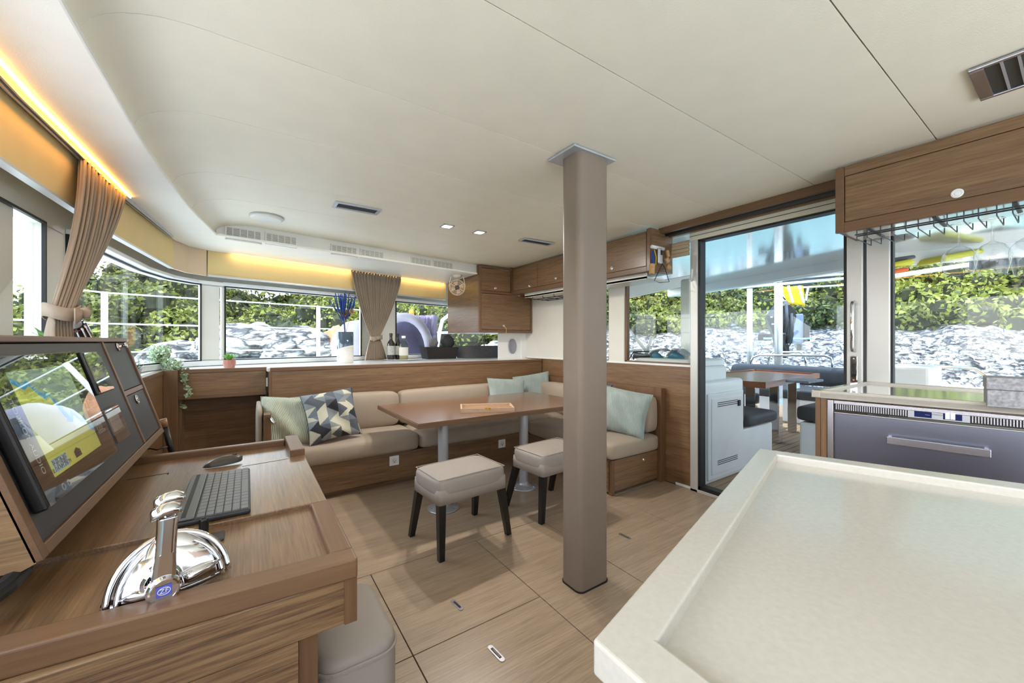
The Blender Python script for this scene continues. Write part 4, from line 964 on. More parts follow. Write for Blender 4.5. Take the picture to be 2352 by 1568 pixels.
# ================================================================= curtains
def curtain(label, tops, tie, foot, tw, fw_, bulge, nfold, nm='curtain', mtop=None, tieband=True, foot_drop=None):
    # tops: path of the heading; gathered at the tie point, flaring again below it
    t = thing(nm, label, 'curtain', tuple(tops[0]))
    N = nfold * 8; T = [Vector(p) for p in tops]
    seg = [0]
    for a, b_ in zip(T[:-1], T[1:]): seg.append(seg[-1] + (b_ - a).length)
    def tp(u):
        s = u * seg[-1]
        for i in range(len(T) - 1):
            if s <= seg[i + 1] + 1e-9: return T[i].lerp(T[i + 1], (s - seg[i]) / (seg[i + 1] - seg[i]))
        return T[-1]
    along = (T[-1] - T[0]).normalized(); out = along.cross(UP).normalized()
    if out.dot(EYE - T[0]) < 0: out = -out
    tie = Vector(tie); foot = Vector(foot); rows = []; rnd = random.Random(5); ph = [rnd.uniform(-.6, .6) for _ in range(nfold * 2 + 2)]
    def row(f, seglow=False):
        r = []
        for k in range(N + 1):
            u = k / N; a = u * nfold * 2 * PI + ph[int(u * nfold)] * .5
            if not seglow:
                p0 = tp(u); p1 = tie + along * ((u - .5) * tw); g = f ** 1.0; e = (1 - (1 - f) ** 2.2)
                p = p0.lerp(p1, e * .10 + f ** (1.15 if bulge > 0 else 1.55) * .90); p.z = lerp(p0.z, p1.z, f)
                amp = lerp(.021, .011, f)
                rr_ = .5 + .5 * math.sin(a * .37 + ph[int(u * nfold)])
                p = p + out * (amp * math.sin(a) * (1 - .3 * rr_) + bulge * math.sin(PI * min(1, f * 1.0)) * .5 + lerp(0, (.5 - abs(u - .5)) * .06, f)) + along * (amp * .5 * math.sin(2 * a))
            else:
                p1 = tie + along * ((u - .5) * tw); p2 = foot + along * ((u - .5) * fw_)
                p = p1.lerp(p2, f ** .7); p.z = lerp(p1.z, p2.z, f)
                amp = lerp(.011, .026, f); p = p + out * (amp * math.sin(a) + (.5 - abs(u - .5)) * .05)
            r.append(p)
        return r
    up = [row(i / 22) for i in range(23)]; lo = [row(i / 9, True) for i in range(1, 10)]
    o = MB().grid(up + lo).build('drape', M['curtain'], t, smooth=True)
    so2 = o.modifiers.new('t', 'SOLIDIFY'); so2.thickness = .0015
    hb = MB()
    for i, q in enumerate([tp((k + .5) / nfold) for k in range(nfold)]): hb.box(q.x - .004, q.x + .004, q.y - .004, q.y + .004, q.z - .004, q.z + .014)
    hb = hb.build('heading_hooks', M['white'], t)
    if tieband:
        b = MB(); rows = []
        for z in (-.022, 0, .022):
            rows.append([tie + along * (math.cos(a) * (tw * .5 + .012)) + out * (math.sin(a) * .042 + .012) + UP * (z + .008 * math.sin(a * 2)) for a in [2 * PI * k / 28 for k in range(28)]])
        b.grid(rows, True); b = b.build('tieback', M['curtain'], t, smooth=True); b.modifiers.new('t', 'SOLIDIFY').thickness = .003
        kn = tie + out * .062
        for s in (-1, 1):
            q = MB(); rows = []
            for f, w_ in ((0, .010), (.4, .018), (1, .026)): 
                c_ = kn + along * (s * f * .055) + UP * (-.002 + .012 * s * f) + out * .006 * math.sin(f * 3)
                rows.append([c_ + UP * w_, c_ - UP * w_])
            q = q.grid(rows).build('tie_end', M['curtain'], t, smooth=True); q.modifiers.new('t', 'SOLIDIFY').thickness = .004
        MB().sphere(kn + out * .004, .018, 12, (1, .8, 1.1)).build('tie_knot', M['curtain'], t, smooth=True)
    return t
zt_c = SZ - .012
tA, tB = PZ(128, 352, zt_c), PZ(264, 448, zt_c)
tieP = PX(96, 716, -.56); footP = Vector((tieP.x, tieP.y, LEDGE + .02))
along = (tB - tA).normalized()
curtain('taupe pleated curtain tied back at the port side windows, beside the instrument console', [(-.555, tA.y, zt_c), (-.545, (tA.y + tB.y) / 2, zt_c), (-.520, tB.y, zt_c)], (-.53, tieP.y + .01, tieP.z), (-.53, tieP.y + .03, LEDGE + .005), .085, .16, .03, 12)
cA, cB = PZ(806, 622, SZ - .01), PZ(922, 636, SZ - .01)
nFW = Vector((EF.y, -EF.x, 0)); pw = A0.to_3d() + Vector((EF.y, -EF.x, 0)) * .13
q0, q1 = PP(806, 622, pw + nFW * .10, nFW), PP(923, 636, pw + nFW * .10, nFW); q2 = PP(861, 776, pw + nFW * .08, nFW); q3 = PP(863, 829, pw + nFW * .06, nFW)
zz = (q0.z + q1.z) / 2
curtain('taupe pleated curtain tied in the middle between the two forward windows', [(q0.x, q0.y, SZ - .004), (q1.x, q1.y, SZ - .004)], tuple(q2), (q3.x, q3.y, LEDGE + .003), .10, .26, .0, 18)

# ================================================================= things on the shelf behind the settee
def at_shelf(px, py): return PZ(px, py, LEDGE - .004)
ZS = LEDGE - .0035
nW = nFW
def on_wallline(px, off):            # floor-plan point seen at column px on a line parallel to the forward wall, off metres inside it
    p = PP(px, 800, A0.to_3d() + nFW * off, nFW); return Vector((p.x, p.y, ZS))
# vase with dried flowers
c = on_wallline(793, .42)
d_ = (c - EYE).dot(FW); pxm = d_ / FPX
h = (834 - 763) * pxm; r = 17.5 * pxm
t = thing('vase', 'tall cylindrical vase, dark glazed blue above and rough white below, holding dried flowers', 'vase', tuple(c))
cut = .58
MB().lathe([(r * .96, 0), (r, .004), (r * 1.01, h * .5), (r, h * .50)], c, 32).build('white_base', mat('rough_white', (226, 224, 218), .8, bump=.8, bscale=120), t, smooth=True)
b = MB(); rows = []
for f in (0, 1):
    rows.append([c + Vector((r * 1.012 * math.cos(a), r * 1.012 * math.sin(a), (h * (.50 + .07 * math.cos(a - AZ + PI / 2)) if f == 0 else h))) for a in [2 * PI * k / 32 for k in range(32)]])
rows.append([c + Vector((r * .9 * math.cos(a), r * .9 * math.sin(a), h)) for a in [2 * PI * k / 32 for k in range(32)]])
rows.append([c + Vector((r * .88 * math.cos(a), r * .88 * math.sin(a), h * .5)) for a in [2 * PI * k / 32 for k in range(32)]])
b.grid(rows, True); b.build('glazed_sleeve', mat('dark_blue_glaze', (62, 84, 104), .12, coat=.8, var=.25, vscale=30, squash=(1, 1, .1)), t, smooth=True)
b = MB(); rows = []
for f in (.0, .5): rows.append([c + Vector((r * 1.004 * math.cos(a), r * 1.004 * math.sin(a), (h * (.49 if f == 0 else .50 + .07 * math.cos(a - AZ + PI / 2))))) for a in [2 * PI * k / 32 for k in range(32)]])
b.grid(rows, True).build('white_lip', bpy.data.materials['rough_white'], t, smooth=True)
top = c + UP * h
blue = mat('blue_dyed_straw', (24, 62, 140), .6, var=.25, vscale=20); tan = mat('dried_tan', (176, 146, 104), .8, var=.2, vscale=20)
fb = thing('dried_bouquet', 'bunch of deep blue dried grass with two tan thistle heads standing in the vase', 'dried flowers', tuple(top), )
rnd = random.Random(11)
b = MB(); hub_ = c + UP * (h + .10) + RT * (-.012)
MB().tube([c + UP * .05, c + UP * h + RT * -.004, hub_], .006, 8).build('bundle_stem', blue, fb)
for k in range(46):
    a = rnd.uniform(0, 2 * PI); sp = rnd.uniform(.1, 1) ** .7
    e = hub_ + Vector((math.cos(a) * .11 * sp, math.sin(a) * .11 * sp, rnd.uniform(.19, .29) - .02 * sp)); m1 = hub_.lerp(e, .5) + Vector((math.cos(a), math.sin(a), 0)) * .018 * sp
    e2 = e + Vector((rnd.uniform(-.02, .02), rnd.uniform(-.02, .02), rnd.uniform(-.002, .025)))
    b.tube([hub_, m1, e, e2], [.003, .0042, .0045, .0012], 5)
b.build('blue_grass', blue, fb)
b = MB()
for dx, dz in ((-.15, .22), (-.135, .20)): b.tube([hub_ - UP * .03, hub_ + RT * dx * .6 + UP * dz * .55, hub_ + RT * dx + UP * dz], .003, 5)
b.build('long_stalk', blue, fb)
for px, py, rr_, col in ((790, 719, .044, (168, 138, 98)), (808, 715, .036, (214, 190, 150))):
    hc_ = PP(px, py, c + (nFW * (.03 if px < 800 else -.02)), FW); m_ = mat('thistle_%d' % px, col, .8, var=.3, vscale=60)
    sm = MB().tube([c + UP * .05 + RT * .004, c + UP * h + RT * .008, hc_], .0022, 6).build('flower_stem', tan, fb)
    b = MB(); b.sphere(hc_, rr_ * .32, 10)
    for k in range(170):
        v = Vector((rnd.gauss(0, 1), rnd.gauss(0, 1), rnd.gauss(0, 1))).normalized(); s = v.orthogonal().normalized() * rr_ * .15
        p = hc_ + v * rr_ * rnd.uniform(.85, 1.05); q = hc_ + v * rr_ * .28; s2 = v.cross(s)
        A_ = [b.bm.verts.new(x) for x in (q + s, q - s, p)]; b._f(A_); A_ = [b.bm.verts.new(x) for x in (q + s2, q - s2, p)]; b._f(A_)
    b.build('flower_head', m_, fb)
# small succulent in a copper pot
c = PZ(527, 838, LEDGE - .004); c = on_wallline(527, .40); pm_ = (c - EYE).dot(FW) / FPX
t = thing('potted_succulent', 'small bright green succulent in a copper pot on the ledge', 'potted plant', tuple(c))
r = 12 * pm_; MB().lathe([(r * .85, 0), (r, .03), (r, 18 * pm_), (r * .9, 18 * pm_), (r * .88, 15 * pm_), (0, 15 * pm_)], c, 24).build('pot', mat('copper_pot', (178, 122, 104), .35, .3), t, smooth=False)
gm = mat('fresh_green', (112, 176, 62), .45, var=.2, vscale=30)
def rosette(c, n, L, w_, up, m_, par, nm='leaves', seed=1):
    b = MB(); rn = random.Random(seed)
    for k in range(n):
        a = k * 2.4; tl = up * (.35 + .9 * k / n); d = Vector((math.cos(a), math.sin(a), 0)); s = Vector((-d.y, d.x, 0)); l = L * (1.1 - .4 * k / n)
        rows = []
        for f, ww in ((0, .5), (.35, 1), (.7, .7), (1, .05)):
            p = c + d * (l * f) + UP * (tl * l * f + .15 * l * f * f); rows.append([p + s * w_ * ww, p + UP * -.2 * w_ * ww, p - s * w_ * ww])
        b.grid(rows)
    return b.build(nm, m_, par, smooth=True)
rosette(c + UP * 17 * pm_, 16, .060, .010, 1.0, gm, t)
# trailing plant
c = PZ(372, 806, LEDGE - .004); c = Vector((-.515, 3.42, ZS)); c = PX(383, 826, -.56); c.z = ZS
t = thing('trailing_plant', 'grey-green trailing plant spilling over the oak side panel next to the console', 'potted plant', tuple(c))
MB().lathe([(.04, 0), (.05, .06), (.05, .075), (.045, .075), (.04, .05), (0, .05)], c, 20).build('pot', mat('grey_pot', (150, 152, 150), .6), t)
lm = mat('dusty_green', (168, 182, 146), .7, var=.3, vscale=25)
lf = MB(); sm = MB(); rnd = random.Random(4)
def leaf(b, p, d, l, w_):
    d = d.normalized(); s = d.orthogonal().normalized(); s.rotate(Matrix.Rotation(rnd.uniform(0, 6.28), 3, d)); n_ = d.cross(s)
    b.grid([[p + s * w_ * k_ * q + n_ * .15 * w_ * abs(q) + d * l * f for q in (-1, 0, 1)] for f, k_ in ((0, .2), (.35, 1), (.75, .8), (1, .1))])
def spray(pts, n, l, w_, sp):
    P = [Vector(p) for p in pts]; sm.tube(P, .0013, 4)
    for k in range(n):
        f = (k + rnd.random()) / n * (len(P) - 1); i = min(int(f), len(P) - 2); p = P[i].lerp(P[i + 1], f - i)
        d = Vector((rnd.gauss(0, 1), rnd.gauss(0, 1), rnd.gauss(0, .7)))
        leaf(lf, p + d.normalized() * .003, d, l * rnd.uniform(.7, 1.2), w_)
F0 = (PX(385, 825, -.50))
def pp3(px, py, k): return PD(px, py, (F0 - EYE).dot(FW) + k)
for k in range(85):
    e = pp3(rnd.uniform(340, 392), rnd.uniform(790, 835), rnd.uniform(-.12, .12)); s = pp3(372, 838, -.02)
    spray([s, s.lerp(e, .5) + UP * .02, e], 16, .019, .0075, .02)
for k in range(30):
    e = pp3(rnd.uniform(375, 425), rnd.uniform(830, 862), rnd.uniform(-.14, .0)); s = pp3(380, 832, -.02)
    spray([s, s.lerp(e, .5) + UP * .015, e], 16, .019, .0075, .02)
for xa, ya, xb, yb2, xc, yc2 in ((400, 850, 402, 885, 418, 938), (405, 850, 398, 880, 405, 905), (392, 850, 392, 880, 396, 900), (422, 850, 427, 880, 434, 915), (427, 850, 424, 870, 423, 880)):
    spray([pp3(395, 838, -.04), pp3(xa, ya, -.06), pp3(xb, yb2, -.07), pp3(xc, yc2, -.07)], int((yc2 - ya) * .9) + 12, .026, .0105, .01)
sm.build('stems', lm, t); lf.build('leaves', lm, t)
# spiky little plant behind the console end, green leaves behind curtain, torch
c = PX(314, 820, -.60); c.z = ZS
t = thing('spiky_plant', 'small dark spiky plant peeping out behind the far end of the console', 'potted plant', tuple(c)); MB().lathe([(.02, 0), (.026, .03), (0, .03)], c, 16).build('pot', bpy.data.materials['grey_pot'], t)
rosette(c + UP * .025, 14, .055, .003, 1.0, mat('dark_green', (60, 84, 56), .6), t, seed=3)
c = PX(116, 790, -.60); c.z = ZS
t = thing('leafy_plant', 'bright green leaf tips showing above the console below the tied curtain', 'potted plant', tuple(c)); MB().lathe([(.03, 0), (.035, .05), (0, .05)], c, 16).build('pot', bpy.data.materials['grey_pot'], t)
hh = PX(116, 756, -.60).z - c.z
rosette(c + UP * (hh - .04), 14, .055, .012, .9, gm, t, seed=5)
c0 = PX(177, 768, -.60); c0.z = ZS; a1 = PX(150, 700, -.60); b1 = PX(168, 745, -.60)
t = thing('lantern', 'grey tilted lamp with a dark ribbed clear collar standing behind the console', 'lamp', tuple(c0))
ax = (a1 - b1).normalized(); L = (a1 - b1).length
MB().lathe([(.026, 0), (.022, L * .5), (.020, L), (.018, L * 1.02), (0, L * 1.02)], b1, 24, ax).build('tube', M['alu'], t, smooth=False)
b = MB(); b.lathe([(.030, 0), (.033, -.012), (.040, -.075), (.036, -.085), (0, -.085)], b1, 24, ax); b.build('collar', M['plastic'], t)
b = MB(); u_ = ax.orthogonal().normalized(); v_ = ax.cross(u_)
for k in range(12):
    dd = u_ * math.cos(k * PI / 6) + v_ * math.sin(k * PI / 6); b.tube([b1 + dd * .032, b1 - ax * .01 + dd * .036, b1 - ax * .075 + dd * .042], .004, 6)
b.build('ribs', M['chrome'], t); MB().lathe([(.034, -.004), (.034, -.010)], b1, 24, ax, cap=False).build('red_band', mat('red_band', (190, 40, 50), .4), t)
if b1.z - .1 > ZS: MB().tube([b1 - ax * .08, Vector((b1.x, b1.y, ZS))], .02, 12).build('stand', M['plastic'], t)

# bottles on a white plate
c = on_wallline(925, .40); pm_ = (c - EYE).dot(FW) / FPX; base = c + UP * .012
t = thing('serving_plate', 'flat white oval plate under the bottles on the shelf', 'plate', tuple(c))
mxp = frame_mx(c, RT, FW)
MB().grid([[mxp @ Vector((x * math.cos(a), y * math.sin(a), z)) for a in [2 * PI * k / 36 for k in range(36)]] for x, y, z in ((.11, .08, 0), (.17, .12, .004), (44 * pm_, .155, .014), (44 * pm_ - .006, .15, .014), (.16, .11, .008), (.10, .07, .006))], True, True).build('dish', M['white'], t, smooth=True)
gd = mat('dark_bottle_glass', (26, 24, 26), .05, coat=1.0); gc_ = glass_mat('clear_bottle_glass', (.82, .86, .78), 2.5); lab = mat('paper_label', (216, 214, 206), .7); labg = mat('grey_label', (176, 176, 170), .7, var=.2, vscale=60)
def bottle(px, dpt, top_py, rpx, label, m_, lm_, cap, short=False):
    p = PD(px, 829, (c - EYE).dot(FW) + dpt); p.z = ZS + .0095; k = ((p - EYE).dot(FW)) / FPX
    H = PD(px, top_py, (p - EYE).dot(FW)).z - p.z; r = rpx * k
    t = thing('wine_bottle', label, 'bottle', tuple(p), group='bottles on the shelf')
    sh_ = .60 if not short else .66
    prof = [(r * .9, 0), (r, .006), (r, H * sh_), (r * .86, H * (sh_ + .06)), (r * .42, H * (sh_ + .15)), (r * .36, H * .93), (r * .40, H * .935), (r * .40, H * .985), (0, H * .985)]
    MB().lathe(prof, p, 28).build('glass_body', m_, t, smooth=True)
    MB().lathe([(r * .44, H * .90), (r * .45, H), (0, H)], p, 20, cap=False).build('capsule', cap, t, smooth=False)
    MB().lathe([(r * 1.015, H * .18), (r * 1.015, H * .52)], p, 28, cap=False).build('label', lm_, t, smooth=True)
    if m_ is gc_: MB().lathe([(r * .9, .004), (r * .92, H * .35), (0, H * .35)], p, 24).build('contents', mat('pale_liquid', (196, 186, 150), .2), t, smooth=True)
    return t
bottle(898, -.03, 765, 8.3, 'dark wine bottle with a white label, leftmost on the plate', gd, labg, M['plastic'])
bottle(914, .05, 766, 7.2, 'dark slim wine bottle standing between the other two', gd, lab, M['plastic'])
bottle(927, -.04, 771, 10.3, 'clear bottle with a white cap and pale label, rightmost on the plate', gc_, lab, M['white'], True)

# grey storage baskets
def basket(pxl, pxr, pyb, pyt, off, label, m_, tap=.86, dep=.24, open_=True, hole=True):
    k0 = on_wallline((pxl + pxr) / 2, off); d0 = (k0 - EYE).dot(FW)
    A = PY(pxl, pyb, k0.y); B = PY(pxr, pyb, k0.y); A.z = B.z = ZS; H = PY((pxl + pxr) / 2, pyt, k0.y).z - ZS
    L = (B - A).length; t = thing('storage_basket', label, 'basket', tuple((A + B) / 2), group='grey felt baskets on the shelf')
    mx = frame_mx((A + B) / 2, (1, 0, 0), (0, 1, 0)); hb = L / 2; ht = L / 2 / tap; db = dep * tap; th = .006
    rows = [[mx @ Vector((sx * hx, (db if sy > 0 else 0) + (.0 if sy > 0 else 0) + sy * gy, z)) for sx, sy in ((-1, -1), (1, -1), (1, 1), (-1, 1))] for hx, gy, z in ((hb, 0, 0), (ht, .012, H), (ht - th, .012 - th, H), (hb - th, -th, .01))]
    MB().grid(rows, True, True).build('shell', m_, t)
    if hole:
        MB().box(-ht + .018, -ht + .05, -.016, .0, H * .62, H * .82, mx).build('handle_hole', M['black'], t)
    return t, mx, L, H
feltd = mat('black_felt', (46, 42, 42), .9, bump=.4, bscale=300, var=.1, vscale=40); feltg = mat('grey_felt', (92, 90, 92), .95, bump=.6, bscale=300, var=.25, vscale=90)
b1_, mxb, Lb, Hb_ = basket(984, 1048, 829, 797, .42, 'dark charcoal tapered basket with rolled cloths, beside the bottles', feltd)
b2_, mxb2, Lb2, Hb2 = basket(1066, 1159, 828, 794, .60, 'light grey felt box at the right end of the shelf under the corner cabinet', feltg, tap=.995, dep=.2, hole=False)
b = MB(); gr = mat('grey_cloth', (120, 120, 122), .9, var=.3, vscale=25, bump=.5, bscale=90); dk = mat('dark_cloth', (52, 52, 54), .8, var=.3, vscale=20)
for (px, py, r1, m_, lb) in ((995, 788, .055, gr, 'light grey rolled cloth standing in the dark basket'), (1028, 785, .085, dk, 'bundled dark cloth bulging out of the dark basket')):
    p = mxb.translation; q = PY(px, py, p.y + .10); o = MB().sphere(q, r1, 20, (1.05, .7, 1.1)); 
    for v in o.bm.verts: v.co += (v.co - q).normalized() * .006 * math.sin(v.co.x * 90 + v.co.z * 60)
    o = o.build('rolled_cloth', m_, smooth=True); tag(o, lb, 'cloth')

# loudspeaker in the corner
c = PY(1177, 795, 3.932)
t = thing('loudspeaker', 'oval grey loudspeaker grille set in the white corner panel', 'loudspeaker', tuple(c))
mx = frame_mx(c, (1, 0, 0), (0, 0, 1))
MB().grid([[mx @ Vector((x * math.cos(a), y * math.sin(a), z)) for a in [2 * PI * k / 36 for k in range(36)]] for x, y, z in ((.058, .090, 0), (.058, .090, .006), (.052, .084, .008), (.048, .080, .004), (.0, .0, .007))], True).build('grille', mat('speaker_grey', (150, 152, 162), .6, bump=.6, bscale=900), t, smooth=True)

# ================================================================= ceiling fittings
def ceil_frame(px, py):
    p = PC(px, py); p.z = zc(p.y); return p
def vent(q, label, slats, dirx=True, mesh=False):
    P = [ceil_frame(*a) for a in q]; c = sum(P, Vector()) / 4; ex = (P[1] - P[0]).normalized(); L = (P[1] - P[0]).length / 2; W = (P[3] - P[0]).length / 2
    ey = Vector((-ex.y, ex.x, 0)); W = abs((P[3] - P[0]).dot(ey)) / 2; z = zc(c.y)
    t = thing('ceiling_vent', label, 'ceiling vent', (c.x, c.y, z), group='slatted vents in the ceiling')
    mx = frame_mx((c.x, c.y, z), ex, -ey)      # local z points down
    f = .014; b = MB()
    for a in ((-L, L, -W, -W + f), (-L, L, W - f, W), (-L, -L + f * 1.4, -W + f, W - f), (L - f * 1.4, L, -W + f, W - f)): b.box(*a, -.002, .008, mx)
    b.build('frame', M['steel'] if mesh else M['alu'], t, bevel=.002)
    MB().box(-L + f, L - f, -W + f, W - f, -.0015, -.0005, mx).build('dark_backing', M['meshb'] if mesh else M['black'], t)
    for k in range(slats):
        if dirx: y = lerp(-W + f, W - f, (k + 1) / (slats + 1)); MB().box(-L + f, L - f, y - .0022, y + .0022, .0, .005, mx).build('slat', M['dgrey'] if not mesh else M['alu'], t)
        else: x = lerp(-L + f, L - f, (k + 1) / (slats + 1)); MB().box(x - .003, x + .003, -W + f, W - f, .0, .006, mx).build('slat', M['alu'], t)
    return t
M['meshb'] = mat('wire_mesh', (60, 56, 50), .6, var=.9, vscale=700)
vent([(771, 460), (877, 480), (861, 495), (766, 474)], 'slatted grey vent in the ceiling above the settee, left of the two small lights', 4)
vent([(1205, 545), (1275, 557), (1252, 566), (1195, 552)], 'dark slatted vent in the ceiling close to the pillar', 4)
P = [ceil_frame(2222, 161), ceil_frame(2252, 228)]
ex = Vector((P[1] - P[0])); 
c0 = P[0]; e2 = PC(2352, 112); e2.z = c0.z
u_ = (e2 - c0).normalized(); w_ = (P[1] - P[0]); wl2 = w_.length
q = [c0, c0 + u_ * .62, c0 + u_ * .62 + w_, c0 + w_]
c = sum(q, Vector()) / 4; z = zc(c.y)
t = thing('ceiling_vent', 'large steel framed ceiling vent with dark mesh at the top right of the view', 'ceiling vent', (c.x, c.y, z), group='slatted vents in the ceiling')
ev = Vector((-u_.y, u_.x, 0)); W = abs(w_.dot(ev)) / 2; L = .31; mx = frame_mx((c.x, c.y, z), u_, -ev); f = .022
b = MB()
for a in ((-L, L, -W, -W + f * .7), (-L, L, W - f * .7, W), (-L, -L + f * 1.5, -W + f * .7, W - f * .7), (L - f, L, -W + f * .7, W - f * .7)): b.box(*a, -.002, .009, mx)
b.build('frame', M['steel'], t, bevel=.003)
MB().box(-L + f, L - f, -W + f * .7, W - f * .7, -.0015, -.0002, mx).build('mesh_screen', M['meshb'], t)
for k in range(14): x = -L + f * 1.5 + .034 * (k + 1); MB().box(x - .003, x + .003, -W + .012, W - .012, .0, .007, mx).build('bar', M['alu'], t)
# round smoke-grey speaker/light disc
c = ceil_frame(613, 498); k = (c - EYE).dot(FW) / FPX
t = thing('ceiling_disc', 'round white flush ceiling speaker above the forward end of the settee', 'ceiling speaker', tuple(c))
MB().lathe([(33 * k, 0), (33 * k, .012), (29 * k, .020), (26 * k, .021), (0, .023)], c, 40, (0, 0, -1)).build('cover', M['wallw'], t, smooth=False); MB().lathe([(34.5 * k, 0), (34.5 * k, .006), (33 * k, .008)], c, 40, (0, 0, -1), cap=False).build('ring', M['alu'], t)
glow = mat('lamp_glow', (255, 250, 240), emit=(255, 248, 236), estr=9)
def downlight(px, py, label, e=16, hw=.042):
    c = ceil_frame(px, py); t = thing('downlight', label, 'ceiling light', tuple(c), group='square downlights in the ceiling')
    b = MB(); z = c.z
    for a in ((-hw, hw, -hw, -hw + .009), (-hw, hw, hw - .009, hw), (-hw, -hw + .009, -hw, hw), (hw - .009, hw, -hw, hw)): b.box(c.x + a[0], c.x + a[1], c.y + a[2], c.y + a[3], z - .006, z + .001)
    b.build('bezel', M['alu'], t, bevel=.001)
    MB().box(c.x - hw * .72, c.x + hw * .72, c.y - hw * .72, c.y + hw * .72, z - .0035, z - .001).build('lens', glow, t)
    L_ = bpy.data.lights.new('downlight_lamp', 'AREA'); L_.shape = 'SQUARE'; L_.size = hw * 1.4; L_.energy = e * .45; L_.color = (1, .96, .9)
    o = bpy.data.objects.new('downlight_lamp', L_); C.objects.link(o); o.location = (c.x, c.y, z - .008)
downlight(474, 412, 'square downlight in the ceiling near the cove, leftmost of the three')
downlight(1027, 519, 'square lit downlight in the ceiling, right of the slatted vent')
downlight(1101, 533, 'square lit downlight in the ceiling nearest the corner cabinet')

# small cabin fan under the soffit
c = PD(1050, 660, 4.35); cz = PD(1050, 640, 4.35); k = 4.35 / FPX
t = thing('cabin_fan', 'small white wire-guard cabin fan hanging under the soffit by the corner cabinet', 'fan', (c.x, c.y, SZ - .01))
cr = mat('cream_plastic', (226, 216, 196), .4)
MB().lathe([(.05, 0), (.045, -.02), (.02, -.03), (0, -.03)], (c.x, c.y, SZ), 24).build('mount', cr, t, smooth=True)
fd = (EYE - c).normalized(); fu = UP; fs = fu.cross(fd).normalized(); fu = fd.cross(fs); R = 17.5 * k; 
b = MB(); b.tube([Vector((c.x, c.y, SZ - .02)) + fs * (-R * .8), c + fs * (-R * 1.02) + UP * R * .4, c + fs * (-R * 1.02)], .004, 6); b.tube([Vector((c.x, c.y, SZ - .02)) + fs * (R * .8), c + fs * (R * 1.02) + UP * R * .4, c + fs * (R * 1.02)], .004, 6); b.build('yoke', cr, t)
b = MB()
for s_, d2 in ((1.0, 0), (.86, .02), (.66, .028), (.46, .03)): b.tube([c + fd * d2 + (fs * math.cos(a) + fu * math.sin(a)) * R * s_ for a in [2 * PI * k2 / 28 for k2 in range(29)]], .0035 if s_ == 1 else .0022, 6)
for k2 in range(6):
    a = k2 * PI / 3 + PI / 6; dd = fs * math.cos(a) + fu * math.sin(a); b.tube([c + fd * .03 + dd * R * .3, c + fd * .02 + dd * R * .86, c + dd * R], .0022, 5)
b.build('guard', cr, t)
b = MB()
for k2 in range(4):
    a0 = k2 * PI / 2; rows = [[c + (fs * math.cos(a0 + da) + fu * math.sin(a0 + da)) * R * rr_ + fd * (.01 - .012 * da) for da in (0, .35, .7)] for rr_ in (.2, .5, .8)]; b.grid(rows)
b.build('blades', mat('fan_blade', (206, 170, 140), .4), t); MB().lathe([(R * .26, .0), (R * .26, .03), (R * .2, .034), (0, .034)], c, 20, fd).build('hub', M['plastic'], t)

# keys, VHF and lanyards on a hook rail at the end of the lockers
ex_ = Vector((1, 0, 0)); Yk = 1.885 - .004
t = thing('key_rail', 'white rail on the end of the overhead locker, hung with corks and lanyards', 'key rack', (2.66, Yk, 1.78))
def KY(px, py, d=.0): return PY(px, py, Yk - d)
MB().tube([KY(1497, 566, .012), KY(1524, 572, .012)], .014, 12).build('rail', M['white'], t, smooth=True)
cork = mat('cork', (196, 154, 106), .8, var=.15, vscale=60)
t2 = thing('handheld_radio', 'grey handheld radio hanging by a strap from the key rail', 'radio', tuple(KY(1515, 585, .03)))
r0_, r1_ = KY(1516, 570, .035), KY(1518, 606, .035)
MB().box(min(r0_.x, r1_.x) - .020, r0_.x + .020, r0_.y - .012, r0_.y + .012, r1_.z, r0_.z).build('case', M['alu'], t2, bevel=.008, seg=3)
MB().box(r0_.x - .010, r0_.x + .012, r0_.y - .0135, r0_.y - .0115, lerp(r1_.z, r0_.z, .55), lerp(r1_.z, r0_.z, .85)).build('display', M['black'], t2)
b = MB().tube([KY(1521, 606, .03), KY(1503, 644, .03), KY(1514, 649, .03), KY(1537, 647, .03), KY(1527, 615, .03), KY(1522, 606, .03)], .0028, 6).build('strap', M['black'], t2)
blu = mat('blue_webbing', (34, 60, 150), .7); yel = mat('yellow_cord2', (214, 200, 60), .6)
def kt(nm, lb, o): tag(o, lb, 'key fob'); return o
o = MB().tube([KY(1499, 575, .02), KY(1500, 595, .025), KY(1503, 625, .02)], [.006, .010, .006], 8).build('lanyard', blu); tag(o, 'blue webbing lanyard hanging at the left of the key rail', 'lanyard')
o = MB().tube([KY(1503, 573, .034), KY(1507, 590, .04), KY(1506, 608, .036)], .003, 6).build('lanyard', yel); tag(o, 'thin yellow cord looped over the blue lanyard', 'lanyard')
for i, (a, b_, r, lb) in enumerate((((1498, 606), (1497, 630), .021, 'long cork float hanging lowest at the left'), ((1532, 575), (1535, 590), .014, 'brown cork float at the top right of the key rail'), ((1529, 592), (1534, 602), .020, 'round cork float in the middle right of the key rail'), ((1530, 610), (1538, 616), .020, 'round cork float at the lower right of the key rail'))):
    o = MB().tube([KY(*a, .03), KY(*b_, .034)], r, 14).build('cork_float', cork, bevel=.004); tag(o, lb, 'cork float', 'cork key floats')

